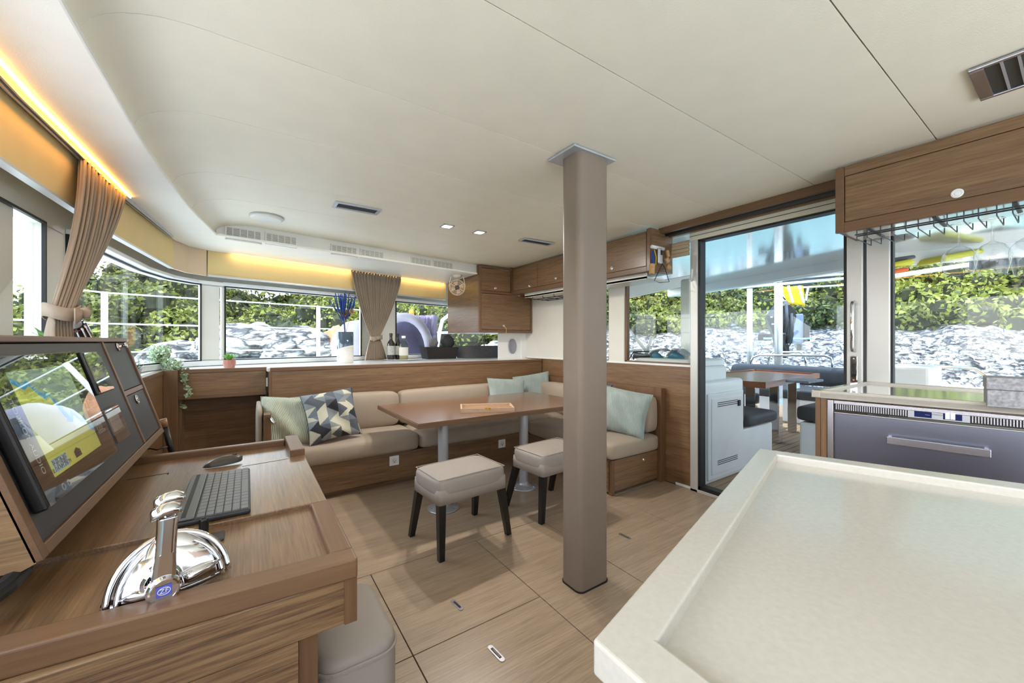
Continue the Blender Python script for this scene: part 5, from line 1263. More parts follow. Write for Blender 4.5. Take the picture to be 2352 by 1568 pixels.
# ================================================================= galley: glass rack and glasses
t = thing('glass_rack', 'black wire stemware rack under the large overhead locker', 'rack', (XC + .2, yl - .1, zb3 - .03))
zr = zb3 - .045; b = MB()
for x in (XC + .06, XC + .10): b.tube([(x, yl - .06, zr + .028), (x, -1.2, zr + .028)], .0035, 6)
b.build('rail', M['dgrey'], t)
ysg = []
i = 0; y = yl - .075
while y > -.9:
    b = MB(); b.tube([(XC + .03, y, zb3 - .002), (XC + .03, y, zr), (XC + .26, y, zr), (XC + .26, y, zr + .03)], .0022, 6); b.build('hook', M['dgrey'], t)
    ysg.append(y); y -= .040 if i % 2 == 0 else .048; i += 1
def glass(px, py_base, label):
    xg = XC + .11; p = PX(px, 540, xg); y = p.y; zt3 = zr + .006
    t = thing('wine_glass', label, 'wine glass', (xg, y, zt3), group='wine glasses hanging in the rack')
    dep = (Vector((xg, y, 1.6)) - EYE).dot(FW); k = dep / FPX; R = 29 * k; Hh = PX(px, 630, xg).z
    prof = [(0.0, zt3), (.034, zt3 - .001), (.036, zt3 - .003), (.006, zt3 - .012), (.0042, zt3 - .03), (.0042, zt3 - .088), (.010, zt3 - .098), (R * .62, zt3 - .112), (R * .93, zt3 - .135), (R, zt3 - .158), (R * .93, zt3 - .19), (R * .74, Hh)]
    inn = [(R * .73, Hh), (R * .92, zt3 - .19), (R * .985, zt3 - .158), (R * .91, zt3 - .137), (R * .6, zt3 - .115), (0, zt3 - .103)]
    o = MB().lathe([(r_, z) for r_, z in prof], (xg, y, 0), 32, cap=False).build('bowl_and_stem', M['wglass'], t, smooth=True)
    MB().tube([(xg + R * .74 * math.cos(a), y + R * .74 * math.sin(a), Hh) for a in [2 * PI * q / 32 for q in range(33)]], .0011, 6).build('rim', M['wglass'], t, smooth=True)
    return t
M['wglass'] = glass_mat('wine_glass', (.95, .97, .97), 3.5)
glass(2203, 600, 'large stemmed wine glass hanging upside down, leftmost in the rack')
glass(2280, 600, 'large stemmed wine glass hanging upside down, second in the rack')
glass(2362, 600, 'stemmed wine glass cut by the right edge of the view')

# ================================================================= galley worktop with the drawer fridge
zw = .93
a0 = PZ(1864, 895, zw); fdir = Vector((.156, -.988, 0)).normalized(); nrm = Vector((-.988, -.156, 0)).normalized(); 
bk = PZ(1972, 877, zw); bk = Vector((XD - .05, bk.y, 0))
W0 = Vector((a0.x, a0.y, 0)); Lf = 2.4; W1 = W0 + fdir * Lf
t = thing('galley_unit', 'galley unit with oak sides under a pale grey stone worktop', 'kitchen unit', tuple(W0))
b = MB(); out4 = [W0, W1, Vector((XD - .03, W1.y, 0)), Vector((XD - .03, bk.y, 0))]; b.prism([(p.x, p.y) for p in out4], zw - .032, zw - .010); wt_ = b.build('worktop', M['stoneg'], t)
def rimbox(p, q, w_, m_, nm, inside):
    d = (q - p).normalized(); n = Vector((-d.y, d.x, 0)) * inside
    return MB().slab([(*(p)[:2], zw - .032), (*(q)[:2], zw - .032), (*(q + n * w_)[:2], zw - .032), (*(p + n * w_)[:2], zw - .032)], (0, 0, .032)).build(nm, m_, t, bevel=.003)
rimbox(W0, W1, .030, M['stone'], 'worktop_rim', 1); rimbox(W0, out4[3], .030, M['stone'], 'worktop_rim', -1)
rimbox(out4[3], out4[2], .03, M['stone'], 'worktop_rim', -1)
s0 = W0 + fdir * .012 - nrm * .012
def vpl(u0, u1, z0, z1, d0, d1, m_, nm, par=t, bev=0):     # box on the front plane: u along it, d out of it
    P = [s0 + fdir * u + nrm * d for u, d in ((u0, d0), (u1, d0), (u1, d1), (u0, d1))]
    return MB().slab([(p.x, p.y, z0) for p in P], (0, 0, z1 - z0)).build(nm, m_, par, bevel=bev)
def upx(px): # distance along front plane at column px
    p = PP(px, 900, s0, nrm); return (Vector((p.x, p.y, 0)) - s0).dot(fdir)
def zpx(px, py): return PP(px, py, s0, nrm).z
ua, ub = upx(1900), 2.3
vpl(0, upx(1884), 0, zw - .033, -.02, 0, M['trimZ'], 'end_stile'); vpl(upx(1884) + .001, ua - .002, 0, zw - .033, -.02, -.003, M['woodZ'], 'front_stile')
zf = zpx(1900, 917)
vpl(ua - .002, ub, zf + .003, zw - .033, -.02, 0, M['trimX'], 'top_stile')
MB().slab([(p.x, p.y, 0) for p in (s0 - nrm * .02, s0 - nrm * .035, Vector((XD - .04, bk.y - .02, 0)), Vector((XD - .04, bk.y - .005, 0)))], (0, 0, zw - .035)).build('side_panel', M['woodX'], t)
f = thing('drawer_fridge', 'brushed steel drawer fridge with a bar handle built into the galley unit', 'fridge', tuple(s0 + fdir * .7))
FW_ = upx(2352) - ua + .25
zg0, zg1 = zpx(1905, 938), zpx(1905, 922); zd = zpx(1905, 944)
vpl(ua, ua + .022, .05, zf, -.02, .004, M['steel'], 'surround', f, .002); vpl(ua + .0225, ua + FW_, zf - .016, zf, -.02, .004, M['steel'], 'surround', f, .002)
vpl(ua + .023, ua + FW_, zg0 - .006, zf - .017, -.02, -.004, M['black'], 'grille_recess', f)
gp0, gp1 = upx(2085) , upx(2235)
gl1, gr0 = upx(2082), upx(2232)
u = ua + .03; k = 0
b = MB(); b2 = MB()
while u < ua + FW_ - .02:
    if u < gl1 or u > gr0:
        P = [s0 + fdir * x + nrm * d for x, d in ((u, -.004), (u + .0034, -.004), (u + .0034, .002), (u, .002))]
        (b if u < gl1 else b2).slab([(p.x, p.y, zg0) for p in P], (0, 0, zg1 - zg0 + .004))
    u += .0072
b.build('grille_fins', M['steel'], f); b2.build('grille_fins', M['steel'], f)
pn = vpl(gl1 + .004, gr0 - .004, zg0 - .002, zg1 + .004, -.004, .003, M['alu'], 'control_panel', f)
navy = mat('navy_display', (22, 34, 84), .2)
u1_, u2_ = upx(2100), upx(2140); d1 = vpl(u1_, u2_, zg0 + .002, zg1 + .001, .003, .0036, navy, 'display', pn)
u3, u4 = upx(2166), upx(2210); d2 = vpl(u3, u4, zg0 + .002, zg1 + .001, .003, .0036, navy, 'display', pn)
for a in (2171, 2183): uu = upx(a); vpl(uu, uu + .012, zg0 + .004, zg1 - .001, .0037, .0042, M['white'], 'touch_key', d2)
pc_ = s0 + fdir * upx(2153) + nrm * .0035; fm = frame_mx((pc_.x, pc_.y, (zg0 + zg1) / 2 + .001), fdir, UP)
text('VITRIFRIGO', .006, fm, M['dgrey'], pn, 'maker_name', .0002)
pc_ = s0 + fdir * upx(2130) + nrm * .004; text('......', .010, frame_mx((pc_.x, pc_.y, (zg0 + zg1) / 2), fdir, UP), M['white'], d1, 'indicator_dots', .0002)
dr = vpl(ua + .026, ua + FW_ - .01, .12, zd - .004, -.01, .012, M['fridge'], 'drawer_front', f, .003)
vpl(ua + .026, ua + FW_ - .01, zd - .0035, zd, -.008, .010, M['alu'], 'drawer_lip', f)
hu0, hu1 = upx(2038), upx(2274); hz1, hz0 = zpx(2038, 998), zpx(2038, 1014)
vpl(hu0, hu1, hz0, hz1, .036, .046, M['frame2'] if 'frame2' in M else M['steel'], 'bar_handle', dr, .002)
for a in (hu0 + .004, hu1 - .014): vpl(a, a + .01, hz0 + .002, hz1 - .002, .012, .036, M['steel'], 'handle_post', dr)
# small grey woven box on the worktop
c = PZ(2345, 938, zw - .01); kk = (c - EYE).dot(FW) / FPX
t = thing('small_box', 'small grey crackled box standing on the galley worktop at the right edge', 'box', tuple(c))
b = MB(); mx = frame_mx((c.x, c.y, zw - .0095), -nrm.cross(UP) * -1, nrm * -1)
mx = frame_mx((c.x, c.y, zw - .0095), fdir, -nrm)
gb = mat('crackled_grey', (150, 150, 154), .6, var=.35, vscale=90); H = PP(2320, 868, c, nrm).z - zw + .01
MB().box(-.075, .10, -.02, .11, 0, H * .58, mx).build('box_body', gb, t, bevel=.002); MB().box(-.077, .102, -.022, .112, H * .59, H, mx).build('box_lid', gb, t, bevel=.002)

# ================================================================= island worktop close to the camera
zi = .90
A, B, Cc, D = PZ(1361, 1467, zi), PZ(1744, 1029, zi), PZ(2400, 1116, zi), PZ(1474, 1568, zi)
dAD = (D - A).normalized(); D2 = A + dAD * 1.2
dBC = (Cc - B).normalized(); C2 = B + dBC * .75
t = thing('island_worktop', 'cream stone island worktop with a raised rim, nearest the camera', 'worktop', tuple(A))
ia, ib = PZ(1510, 1469, zi), PZ(1785, 1043, zi); ic = PZ(2400, 1131, zi); id_ = PZ(1640, 1568, zi)
dia = (id_ - ia).normalized(); ib_c = (ic - ib).normalized()
i4 = ia + dia * 1.1; i3 = ib + ib_c * .75
zr_ = .0155
MB().slab([(ia.x, ia.y, zi - .030), (i4.x, i4.y, zi - .030), (i3.x, i3.y, zi - .030), (ib.x, ib.y, zi - .030)], (0, 0, .030 - zr_)).build('recessed_top', M['stone'], t)
def rim_(pts, nm): MB().slab([(p.x, p.y, zi - .030) for p in pts], (0, 0, .030)).build(nm, M['stone'], t, bevel=.0035, seg=3)
bm_rim = MB()
for ring in [[A, ia], [B, ib], [C2, i3], [D2, i4]]: pass
o_ = [A, B, C2, D2]; i_ = [ia, ib, i3, i4]
rm = MB(); vo = [[rm.bm.verts.new((p.x, p.y, z)) for p in o_] for z in (zi - .030, zi)]; vi = [[rm.bm.verts.new((p.x, p.y, z)) for p in i_] for z in (zi - .030, zi)]
for k in (0, 1, 3):
    n = (k + 1) % 4
    rm._f([vo[0][k], vo[0][n], vo[1][n], vo[1][k]]); rm._f([vi[0][n], vi[0][k], vi[1][k], vi[1][n]]); rm._f([vo[1][k], vo[1][n], vi[1][n], vi[1][k]]); rm._f([vo[0][n], vo[0][k], vi[0][k], vi[0][n]])
rm._f([vo[0][2], vi[0][2], vi[1][2], vo[1][2]]); rm._f([vo[0][3], vo[1][3], vi[1][3], vi[0][3]])
rm.build('rim', M['stone'], t, bevel=.003, seg=3)
u = thing('island_unit', 'oak island cupboard carrying the cream stone worktop', 'kitchen unit', (.6, .1, 0))
cen = (A + B + C2 + D2) / 4; ins = [p.lerp(cen, .12) for p in o_]
MB().slab([(p.x, p.y, .0) for p in ins], (0, 0, zi - .0305)).build('body', M['woodZ'], u)
# ================================================================= outside: sea, shore, scrub
from mathutils import noise
SEA = -1.45
ms, n, l, bs = new_mat('sea_water')
bs.inputs['Base Color'].default_value = (.10, .30, .30, 1); bs.inputs['Roughness'].default_value = .08
t_ = n.new('ShaderNodeTexCoord'); nz = n.new('ShaderNodeTexNoise'); nz.inputs['Scale'].default_value = 1.6; nz.inputs['Detail'].default_value = 5; l.new(t_.outputs['Object'], nz.inputs[0])
bp = n.new('ShaderNodeBump'); bp.inputs['Strength'].default_value = .5; bp.inputs['Distance'].default_value = .12; l.new(nz.outputs[0], bp.inputs['Height']); l.new(bp.outputs[0], bs.inputs['Normal'])
cr_ = n.new('ShaderNodeValToRGB'); cr_.color_ramp.elements[0].color = (.03, .16, .18, 1); cr_.color_ramp.elements[1].color = (.30, .46, .42, 1); l.new(nz.outputs[0], cr_.inputs[0]); l.new(cr_.outputs[0], bs.inputs['Base Color'])
o = MB().grid([[(x, y, SEA) for x in (-120, -10, 0, 10, 30, 60, 120)] for y in (-120, -10, 0, 10, 30, 60, 120)]).build('sea', ms); o['kind'] = 'stuff'; tag(o, 'turquoise rippled sea water round the boat', 'water')

mr_, n, l, bs = new_mat('limestone_and_soil')
t_ = n.new('ShaderNodeTexCoord'); mp = n.new('ShaderNodeMapping'); mp.inputs['Scale'].default_value = (1, 1, 2.6); mp.inputs['Rotation'].default_value = (.25, .2, 0); l.new(t_.outputs['Object'], mp.inputs[0])
vo = n.new('ShaderNodeTexVoronoi'); vo.feature = 'DISTANCE_TO_EDGE'; vo.inputs['Scale'].default_value = 1.3
nn = n.new('ShaderNodeTexNoise'); nn.inputs['Scale'].default_value = 2.2; nn.inputs['Detail'].default_value = 8; l.new(mp.outputs[0], nn.inputs[0])
ad = n.new('ShaderNodeVectorMath'); ad.operation = 'ADD'; sc2 = n.new('ShaderNodeVectorMath'); sc2.operation = 'SCALE'; sc2.inputs['Scale'].default_value = 1.3; l.new(nn.outputs['Color'], sc2.inputs[0]); l.new(mp.outputs[0], ad.inputs[0]); l.new(sc2.outputs[0], ad.inputs[1]); l.new(ad.outputs[0], vo.inputs['Vector'])
r1 = n.new('ShaderNodeValToRGB'); l.new(vo.outputs['Distance'], r1.inputs[0])
r1.color_ramp.elements[0].position = .0; r1.color_ramp.elements[0].color = (.05, .05, .055, 1); r1.color_ramp.elements[1].position = .2; r1.color_ramp.elements[1].color = (1, 1, 1, 1)
r2 = n.new('ShaderNodeValToRGB'); l.new(nn.outputs[0], r2.inputs[0]); e = r2.color_ramp.elements
e[0].position = .38; e[0].color = (.07, .07, .08, 1); e[1].position = .56; e[1].color = (.66, .64, .61, 1); x = e.new(.47); x.color = (.34, .33, .32, 1)
mu = n.new('ShaderNodeMix'); mu.data_type = 'RGBA'; mu.blend_type = 'MULTIPLY'; mu.inputs[0].default_value = 1.0; l.new(r2.outputs[0], mu.inputs[6]); l.new(r1.outputs[0], mu.inputs[7])
at = n.new('ShaderNodeAttribute'); at.attribute_name = 'soil'; fx = n.new('ShaderNodeMix'); fx.data_type = 'RGBA'; l.new(at.outputs['Fac'], fx.inputs[0]); l.new(mu.outputs[2], fx.inputs[6])
so3 = n.new('ShaderNodeValToRGB'); l.new(nn.outputs[0], so3.inputs[0]); so3.color_ramp.elements[0].color = (.05, .06, .03, 1); so3.color_ramp.elements[1].color = (.22, .20, .12, 1); l.new(so3.outputs[0], fx.inputs[7])
l.new(fx.outputs[2], bs.inputs['Base Color']); bs.inputs['Roughness'].default_value = .9
bp = n.new('ShaderNodeBump'); bp.inputs['Strength'].default_value = .8; bp.inputs['Distance'].default_value = .25; l.new(nn.outputs[0], bp.inputs['Height']); l.new(bp.outputs[0], bs.inputs['Normal'])

def sm(a, b_, x): t = min(1, max(0, (x - a) / (b_ - a))); return t * t * (3 - 2 * t)
def shore(phi):            # phi in degrees right of the lens axis
    return lerp(9.0, 25.0, sm(2, 14, phi))
def ground(phi, r):
    R0 = shore(phi); s = r - R0; aft = sm(2, 14, phi)
    crest = lerp(.0, 1.0, sm(-51, -45, phi)) * lerp(1, .45, sm(-39, -35, phi) * (1 - sm(-29, -24, phi)))
    zf = -1.7 + 2.9 * sm(-.5, 5.0, s) + 2.4 * crest * sm(4, 15, s) + .8 * sm(15, 30, s)
    za = -1.7 + 3.4 * sm(-.5, 8, s) + 13.5 * sm(6, 36, s) + 6 * sm(34, 60, s)
    z = lerp(zf, za, aft)
    p = Vector((r * math.sin(math.radians(phi)), r * math.cos(math.radians(phi)), 0))
    rock = 1 - sm(5, 9, s) * .7
    k = lerp(1, 1.5, aft)
    nz_ = noise.turbulence(p * .42, 4, False) - .5; n3 = noise.noise(p * 1.7); n4 = noise.noise(p * 4.1)
    stepd = .0
    return z + rock * k * (.95 * nz_ + .26 * n3 + .10 * n4) * sm(-1, 1.5, s)
def gp(phi, r):
    a = math.radians(phi); d = FW * math.cos(a) + RT * math.sin(a); return Vector((d.x * r, d.y * r, ground(phi, r)))
rows, soil = [], []
PH = [-72 + i * .45 for i in range(int(146 / .45))]; RS = []
for i in range(96): RS.append(i / 95)
for f in RS:
    rows.append([]);
    for ph in PH:
        R0 = shore(ph); r = R0 - 1.2 + (f ** 1.9) * 75; rows[-1].append(gp(ph, r)); soil.append(sm(4.3, 6.3, (r - R0) / lerp(1.1, 2.0, sm(2, 14, ph)) + noise.noise(rows[-1][-1] * .35) * 1.6))
o = MB().grid(rows).build('hillside', mr_, smooth=True); o['kind'] = 'structure'
me = o.data; me.name = 'hillside'; o.name = 'trim_13'
atr = me.attributes.new('soil', 'FLOAT', 'POINT')
for i, v in enumerate(soil): atr.data[i].value = v

def leafmat(nm, c1, c2):
    m, n, l, b = new_mat(nm); t = n.new('ShaderNodeTexCoord'); z = n.new('ShaderNodeTexNoise'); z.inputs['Scale'].default_value = 3.0; z.inputs['Detail'].default_value = 4; l.new(t.outputs['Object'], z.inputs[0])
    r = n.new('ShaderNodeValToRGB'); r.color_ramp.elements[0].position = .35; r.color_ramp.elements[0].color = (*lin(c1), 1); r.color_ramp.elements[1].position = .65; r.color_ramp.elements[1].color = (*lin(c2), 1)
    l.new(z.outputs[0], r.inputs[0]); l.new(r.outputs[0], b.inputs['Base Color']); b.inputs['Roughness'].default_value = .7
    tr = n.new('ShaderNodeBsdfTranslucent'); l.new(r.outputs[0], tr.inputs[0]); mx = n.new('ShaderNodeMixShader'); mx.inputs[0].default_value = .3
    l.new(b.outputs[0], mx.inputs[1]); l.new(tr.outputs[0], mx.inputs[2]); l.new(mx.outputs[0], n['Material Output'].inputs[0]); return m
LV = [leafmat('scrub_olive', (84, 94, 40), (140, 142, 74)), leafmat('scrub_lime', (116, 126, 44), (164, 168, 84)), leafmat('scrub_dark', (44, 60, 32), (92, 104, 56))]
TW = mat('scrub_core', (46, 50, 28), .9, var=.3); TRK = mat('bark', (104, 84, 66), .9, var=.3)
def bush(b, c, R, H, nl, ls, rnd, mi, core=True):
    c = Vector(c); lob = [(Vector((rnd.gauss(0, .38), rnd.gauss(0, .38), rnd.uniform(.2, .75))), rnd.uniform(.38, .6)) for _ in range(7)]
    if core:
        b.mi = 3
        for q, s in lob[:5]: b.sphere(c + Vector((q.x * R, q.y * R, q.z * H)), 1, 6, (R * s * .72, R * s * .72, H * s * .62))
    for k in range(nl):
        q, s = lob[k % 7]; v = Vector((rnd.gauss(0, 1), rnd.gauss(0, 1), rnd.gauss(.25, 1))).normalized(); f = rnd.uniform(.8, 1.1)
        p = c + Vector(((q.x + v.x * s * f) * R, (q.y + v.y * s * f) * R, max(.02, (q.z + v.z * s * .85 * f)) * H))
        a = (v + Vector((rnd.gauss(0, .6), rnd.gauss(0, .6), rnd.gauss(0, .6)))).normalized(); u = a.orthogonal().normalized(); u.rotate(Matrix.Rotation(rnd.uniform(0, 6.3), 3, a)); w_ = a.cross(u); L = ls * rnd.uniform(.5, 1.3)
        b._f([b.bm.verts.new(p + u * L * .5), b.bm.verts.new(p + w_ * L * .28), b.bm.verts.new(p - u * L * .5), b.bm.verts.new(p - w_ * L * .28)], mi if rnd.random() < .8 else rnd.randrange(3))
def scatter(name, label, p0, p1, s0, s1, N, Rr, nl, ls, seed):
    rnd = random.Random(seed); b = MB(); k = 0; tries = 0; pts = []
    while k < N and tries < N * 30:
        tries += 1; ph = rnd.uniform(p0, p1); R0 = shore(ph); f = rnd.random(); s = lerp(s0, s1, f ** 1.15); q = gp(ph, R0 + s); R = rnd.uniform(*Rr) * (.8 + .5 * f)
        if any((q - a).length < (R + c_) * .55 for a, c_ in pts): continue
        if s < s0 + (s1 - s0) * .12 and rnd.random() < .4: continue
        pts.append((q, R)); g = noise.noise(q * .16); mi = 1 if g > .12 else (2 if g < -.12 else 0)
        if rnd.random() < .35: mi = rnd.randrange(3)
        bush(b, q - Vector((0, 0, .15 * R)), R, R * rnd.uniform(1.0, 1.35), nl, ls, rnd, mi); k += 1
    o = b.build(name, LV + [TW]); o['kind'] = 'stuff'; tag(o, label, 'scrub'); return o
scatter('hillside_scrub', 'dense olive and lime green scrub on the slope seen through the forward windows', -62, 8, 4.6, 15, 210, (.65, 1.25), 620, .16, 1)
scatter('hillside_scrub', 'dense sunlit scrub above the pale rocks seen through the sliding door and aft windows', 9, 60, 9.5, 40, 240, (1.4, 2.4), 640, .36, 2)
# single shrubs, a tree and boulders that stand out
def plant(px, dep, R, H, label, mi, nl, ls, seed, trunk=0, nm='shrub'):
    a = math.degrees(math.atan((px - CX) / FPX)); r = dep / math.cos(math.radians(a)); q = gp(a, r)
    t = thing(nm, label, 'tree' if trunk else 'shrub', tuple(q))
    b = MB(); bush(b, q + UP * (trunk - .1 * R), R, H, nl, ls, random.Random(seed), mi); b.build('foliage', LV + [TW], t)
    if trunk: MB().tube([q - UP * .2, q + UP * trunk * .6 + RT * .1, q + UP * (trunk + H * .5)], [.14, .11, .06], 8).build('trunk', TRK, t)
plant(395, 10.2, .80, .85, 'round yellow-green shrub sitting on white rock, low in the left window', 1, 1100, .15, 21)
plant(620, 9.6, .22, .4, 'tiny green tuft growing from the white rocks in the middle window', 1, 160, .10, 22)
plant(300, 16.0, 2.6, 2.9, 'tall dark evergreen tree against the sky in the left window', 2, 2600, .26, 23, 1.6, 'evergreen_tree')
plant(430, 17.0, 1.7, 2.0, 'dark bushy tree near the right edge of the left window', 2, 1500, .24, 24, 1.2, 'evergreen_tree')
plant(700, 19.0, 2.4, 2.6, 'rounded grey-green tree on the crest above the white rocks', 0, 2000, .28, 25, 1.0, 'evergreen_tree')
rw = mr_; rb = mat('rust_boulder', (176, 122, 84), .85, var=.35, vscale=2.5, bump=.9, bscale=8)
def boulder(px, dep, zc_, R, sq, m_, label, seed):
    p = PD(px, 784, dep); p.z = zc_; b = MB(); b.sphere(p, R, 30, sq)
    for v in b.bm.verts:
        d = v.co - p; q = v.co * (1.1 / R) + Vector((seed * 7, 0, 0)); v.co += d.normalized() * R * (.22 * (noise.turbulence(q, 4, True) - .4) - .12 * abs(noise.noise(q * 2.2)))
    o = b.build('boulder', m_, smooth=True); tag(o, label, 'boulder')
boulder(580, 9.3, .85, 1.0, (1.25, 1, .75), rw, 'large white boulder low in the middle window, left of the dark cleft', 1)
boulder(690, 9.0, .68, .85, (.95, 1, 1.0), rw, 'rounded white boulder in the middle window, left of the railing post', 2)
boulder(525, 8.8, .7, .6, (.8, 1, .8), rw, 'white boulder above the succulent pot', 3)
boulder(772, 9.6, .75, .68, (.62, 1, 1.15), rb, 'rust-brown rock standing behind the vase', 4)
boulder(440, 9.0, .62, .8, (1.3, 1, .7), rw, 'white boulder at the bottom right of the left window', 5)
boulder(2200, 17, -1.5, 1.5, (1.5, 1, .5), mat('shore_rock', (190, 178, 150), .8, var=.3, vscale=3, bump=.8, bscale=8), 'low tan rock just above the water behind the stainless rail', 6)

# ================================================================= foredeck, railing, covers
dk_ = MB(); dk_.prism([(-2.3, -3), (-2.3, 2.5), (-1.6, 5.6), (1.0, 6.3), (4.2, 6.6), (4.2, 4.8), fwd(3.3), A0[:], (-.46, 4.20), (-.60, 3.98), (-.70, 3.6), (-.76, 2.9), (-.80, 1), (-.80, -3)], .0, .70); struct(dk_.build('trim_14', M['white']))
struct(MB().box(-4, 9, -9, -1.36, .35, .55).build('trim_23', M['white']))  # added white deck behind the camera, unseen, bounces sunlight up to the ceiling
zt3 = 1.64
S0 = PZ(240, 672, zt3); S1 = PZ(731, 704, zt3)
def stanchion(p, label):
    t = thing('stanchion', label, 'railing post', (p.x, p.y, .70), group='white railing posts'); MB().tube([(p.x, p.y, .705), (p.x, p.y, zt3 + .01)], .026, 12).build('post', M['white'], t, smooth=True); MB().lathe([(.05, 0), (.05, .01), (.028, .02)], (p.x, p.y, .702), 16).build('foot', M['white'], t)
stanchion(S0, 'white railing post outside the left window'); stanchion(S1, 'white railing post outside the middle window, left of the vase')
d_ = (S1 - S0); S2 = S1 + d_ * .62; 
for i, (dz, lb) in enumerate(((0, 'top'), (.31, 'middle'), (.60, 'lowest'))):
    Pm = S0 - d_ * .5 - Vector((0, 1.2, 0))
    b = MB().tube([(Pm.x, Pm.y, zt3 - dz), (S0.x, S0.y, zt3 - dz), (S1.x, S1.y, zt3 - dz), (S2.x, S2.y, zt3 - dz + (0 if i else -.02))], .008, 6).build('lifeline', M['white'], smooth=True); tag(b, lb + ' white lifeline running along the deck edge between the railing posts', 'lifeline', 'lifelines of the deck railing')
t = thing('boat_rail', 'white curved tube rail outside the window next to the corner cabinet', 'railing', tuple(PD(1020, 760, 6)))
MB().tube([PD(1004, 800, 6.4), PD(1010, 760, 6.4), PD(1016, 735, 6.4), PD(1030, 724, 6.4), PD(1060, 722, 6.4), PD(1100, 723, 6.4)], .03, 10).build('tube', M['white'], t, smooth=True)
MB().tube([PD(1004, 764, 6.4), PD(1100, 762, 6.4)], .02, 8).build('crossbar', M['white'], t)
lil = mat('lilac_canvas', (196, 188, 206), .7, var=.12, vscale=6, bump=.6, bscale=14); pur = mat('dark_purple_canvas', (84, 76, 104), .6, var=.3, vscale=5, bump=.8, bscale=12); pur2 = mat('purple_sheet', (138, 124, 152), .7, var=.12, vscale=4, bump=.7, bscale=10)
def lump(c, R, sq, m_, par, nm, seed):
    b = MB(); b.sphere(c, R, 32, sq)
    for v in b.bm.verts:
        d = (v.co - Vector(c)).normalized(); q = v.co * 2.4 + Vector((seed, 0, 0)); v.co += d * R * (.10 * noise.noise(q) + .05 * abs(math.sin(q.x * 5 + q.z * 3)))
    return b.build(nm, m_, par, smooth=True)
cL = PD(925, 800, 5.6)
t = thing('covered_dinghy', 'rolled boat bundle under lilac and dark purple canvas on the foredeck', 'covered bundle', (cL.x, cL.y, .7))
lump((cL.x, cL.y, 1.0), .50, (.80, .7, 1.0), pur, t, 'dark_cover', 1)
c2 = PD(822, 800, 5.3); lump((c2.x, c2.y, 1.02), .36, (.9, .7, 1.1), lil, t, 'light_cover', 2)
b = MB(); pts = []
for k in range(15):
    a = PI * (.06 + .98 * k / 14); pts.append(PD(928 - 60 * math.cos(a) * -1, 828 - 100 * max(0, math.sin(a)) ** .8, 5.15))
b.tube(pts, .060, 10).build('white_band', lil, t, smooth=True)
sh2 = MB(); rows = []
for i in range(13):
    r_ = []
    for j in range(25): px = 944 + 60 * j / 24; q = PD(px, 722 + 110 * i / 12 + 2, 5.9); q += FW * (.03 * math.sin(j * 1.1 + i * .2) + .05 * noise.noise(q * 4)); r_.append(q)
    rows.append(r_)
sh2 = sh2.grid(rows).build('hanging_sheet', pur2, smooth=True); sh2.modifiers.new('s', 'SOLIDIFY').thickness = .006; tag(sh2, 'mauve cloth hanging over the lifeline beside the purple canvas bundle', 'cloth')
q = PD(945, 724, 5.8); o = MB().tube([q + UP * .09, q, q - UP * .07], [.03, .045, .03], 8).build('orange_float', mat('orange_float', (255, 150, 40), .5), smooth=True); tag(o, 'small orange float tied to the lifeline above the mauve cloth', 'float')
o = MB(); o.box(-2.2, -1.55, .9, 1.62, .70, 1.80).box(-1.55, -1.50, 1.40, 1.5, .7, 1.75); o = o.build('deck_locker', M['white'], bevel=.05, seg=4); tag(o, 'white moulded deck box outside the nearest port side window', 'locker')

# ================================================================= cockpit behind the sliding door
struct(MB().box(2.92, 8.2, -3.5, 4.4, -.10, -.02).build('trim_15', M['gap']))
for i in range(60):
    y = -1.0 + i * .075
dkk = MB()
for i in range(58): y = -.9 + i * .075; dkk.box(2.93, 8.1, y, y + .068, -.02, 0)
struct(dkk.build('trim_16', M['teak']))
t = thing('cockpit_locker', 'white moulded cockpit locker with a slotted hatch door, just outside the sliding door', 'locker', (3.3, 1.9, 0))
MB().box(2.95, 3.62, 1.70, 2.35, 0, .83).build('body', M['white'], t, bevel=.03, seg=4)
MB().box(2.95, 3.50, 1.80, 2.35, .83, 1.0).build('upstand', M['white'], t, bevel=.03, seg=3)
hd_ = MB().box(3.02, 3.58, 1.685, 1.70, .04, .73).build('hatch_frame', M['white'], t, bevel=.012, seg=3)
hh_ = MB().box(3.06, 3.54, 1.677, 1.686, .08, .69).build('hatch_door', M['white'], hd_, bevel=.006)
for z in (.62, .635, .65, .15, .165, .18): MB().box(3.14, 3.46, 1.6755, 1.678, z, z + .006).build('vent_slot', M['dgrey'], hh_)
MB().box(3.46, 3.50, 1.668, 1.678, .60, .65).build('catch', M['black'], hh_, bevel=.003)
t = thing('cockpit_bench', 'white cockpit bench end with a charcoal cushion next to the hatch locker', 'bench', (3.95, 2.1, 0))
MB().box(3.63, 4.28, 1.74, 2.35, 0, .36).build('base', M['white'], t, bevel=.02)
cushion('seat_cushion', 3.74, 4.32, 1.70, 2.35, .37, .48, M['dgrey'], t); cushion('back_cushion', 3.64, 3.73, 1.74, 2.35, .40, .78, M['dgrey'], t, r=.03)
t = thing('cockpit_bench', 'second charcoal cushioned bench, half hidden by the galley unit', 'bench', (5.0, 1.3, 0))
MB().box(4.62, 5.4, .7, 1.64, 0, .34).build('base', M['white'], t, bevel=.02); cushion('seat_cushion', 4.60, 5.42, .7, 1.67, .35, .50, M['dgrey'], t)
t = thing('cockpit_table', 'varnished teak cockpit table with raised edges on chrome legs', 'table', (5.2, 2.2, 0))
TT = [(4.27, 1.80), (6.08, 1.93), (6.15, 2.75), (4.60, 2.75), (4.20, 2.3)]
vt = wood('varnished_teak', (118, 70, 46), (168, 108, 74), 'X', rough=.3, fine=60, contrast=.2, coat=.3)
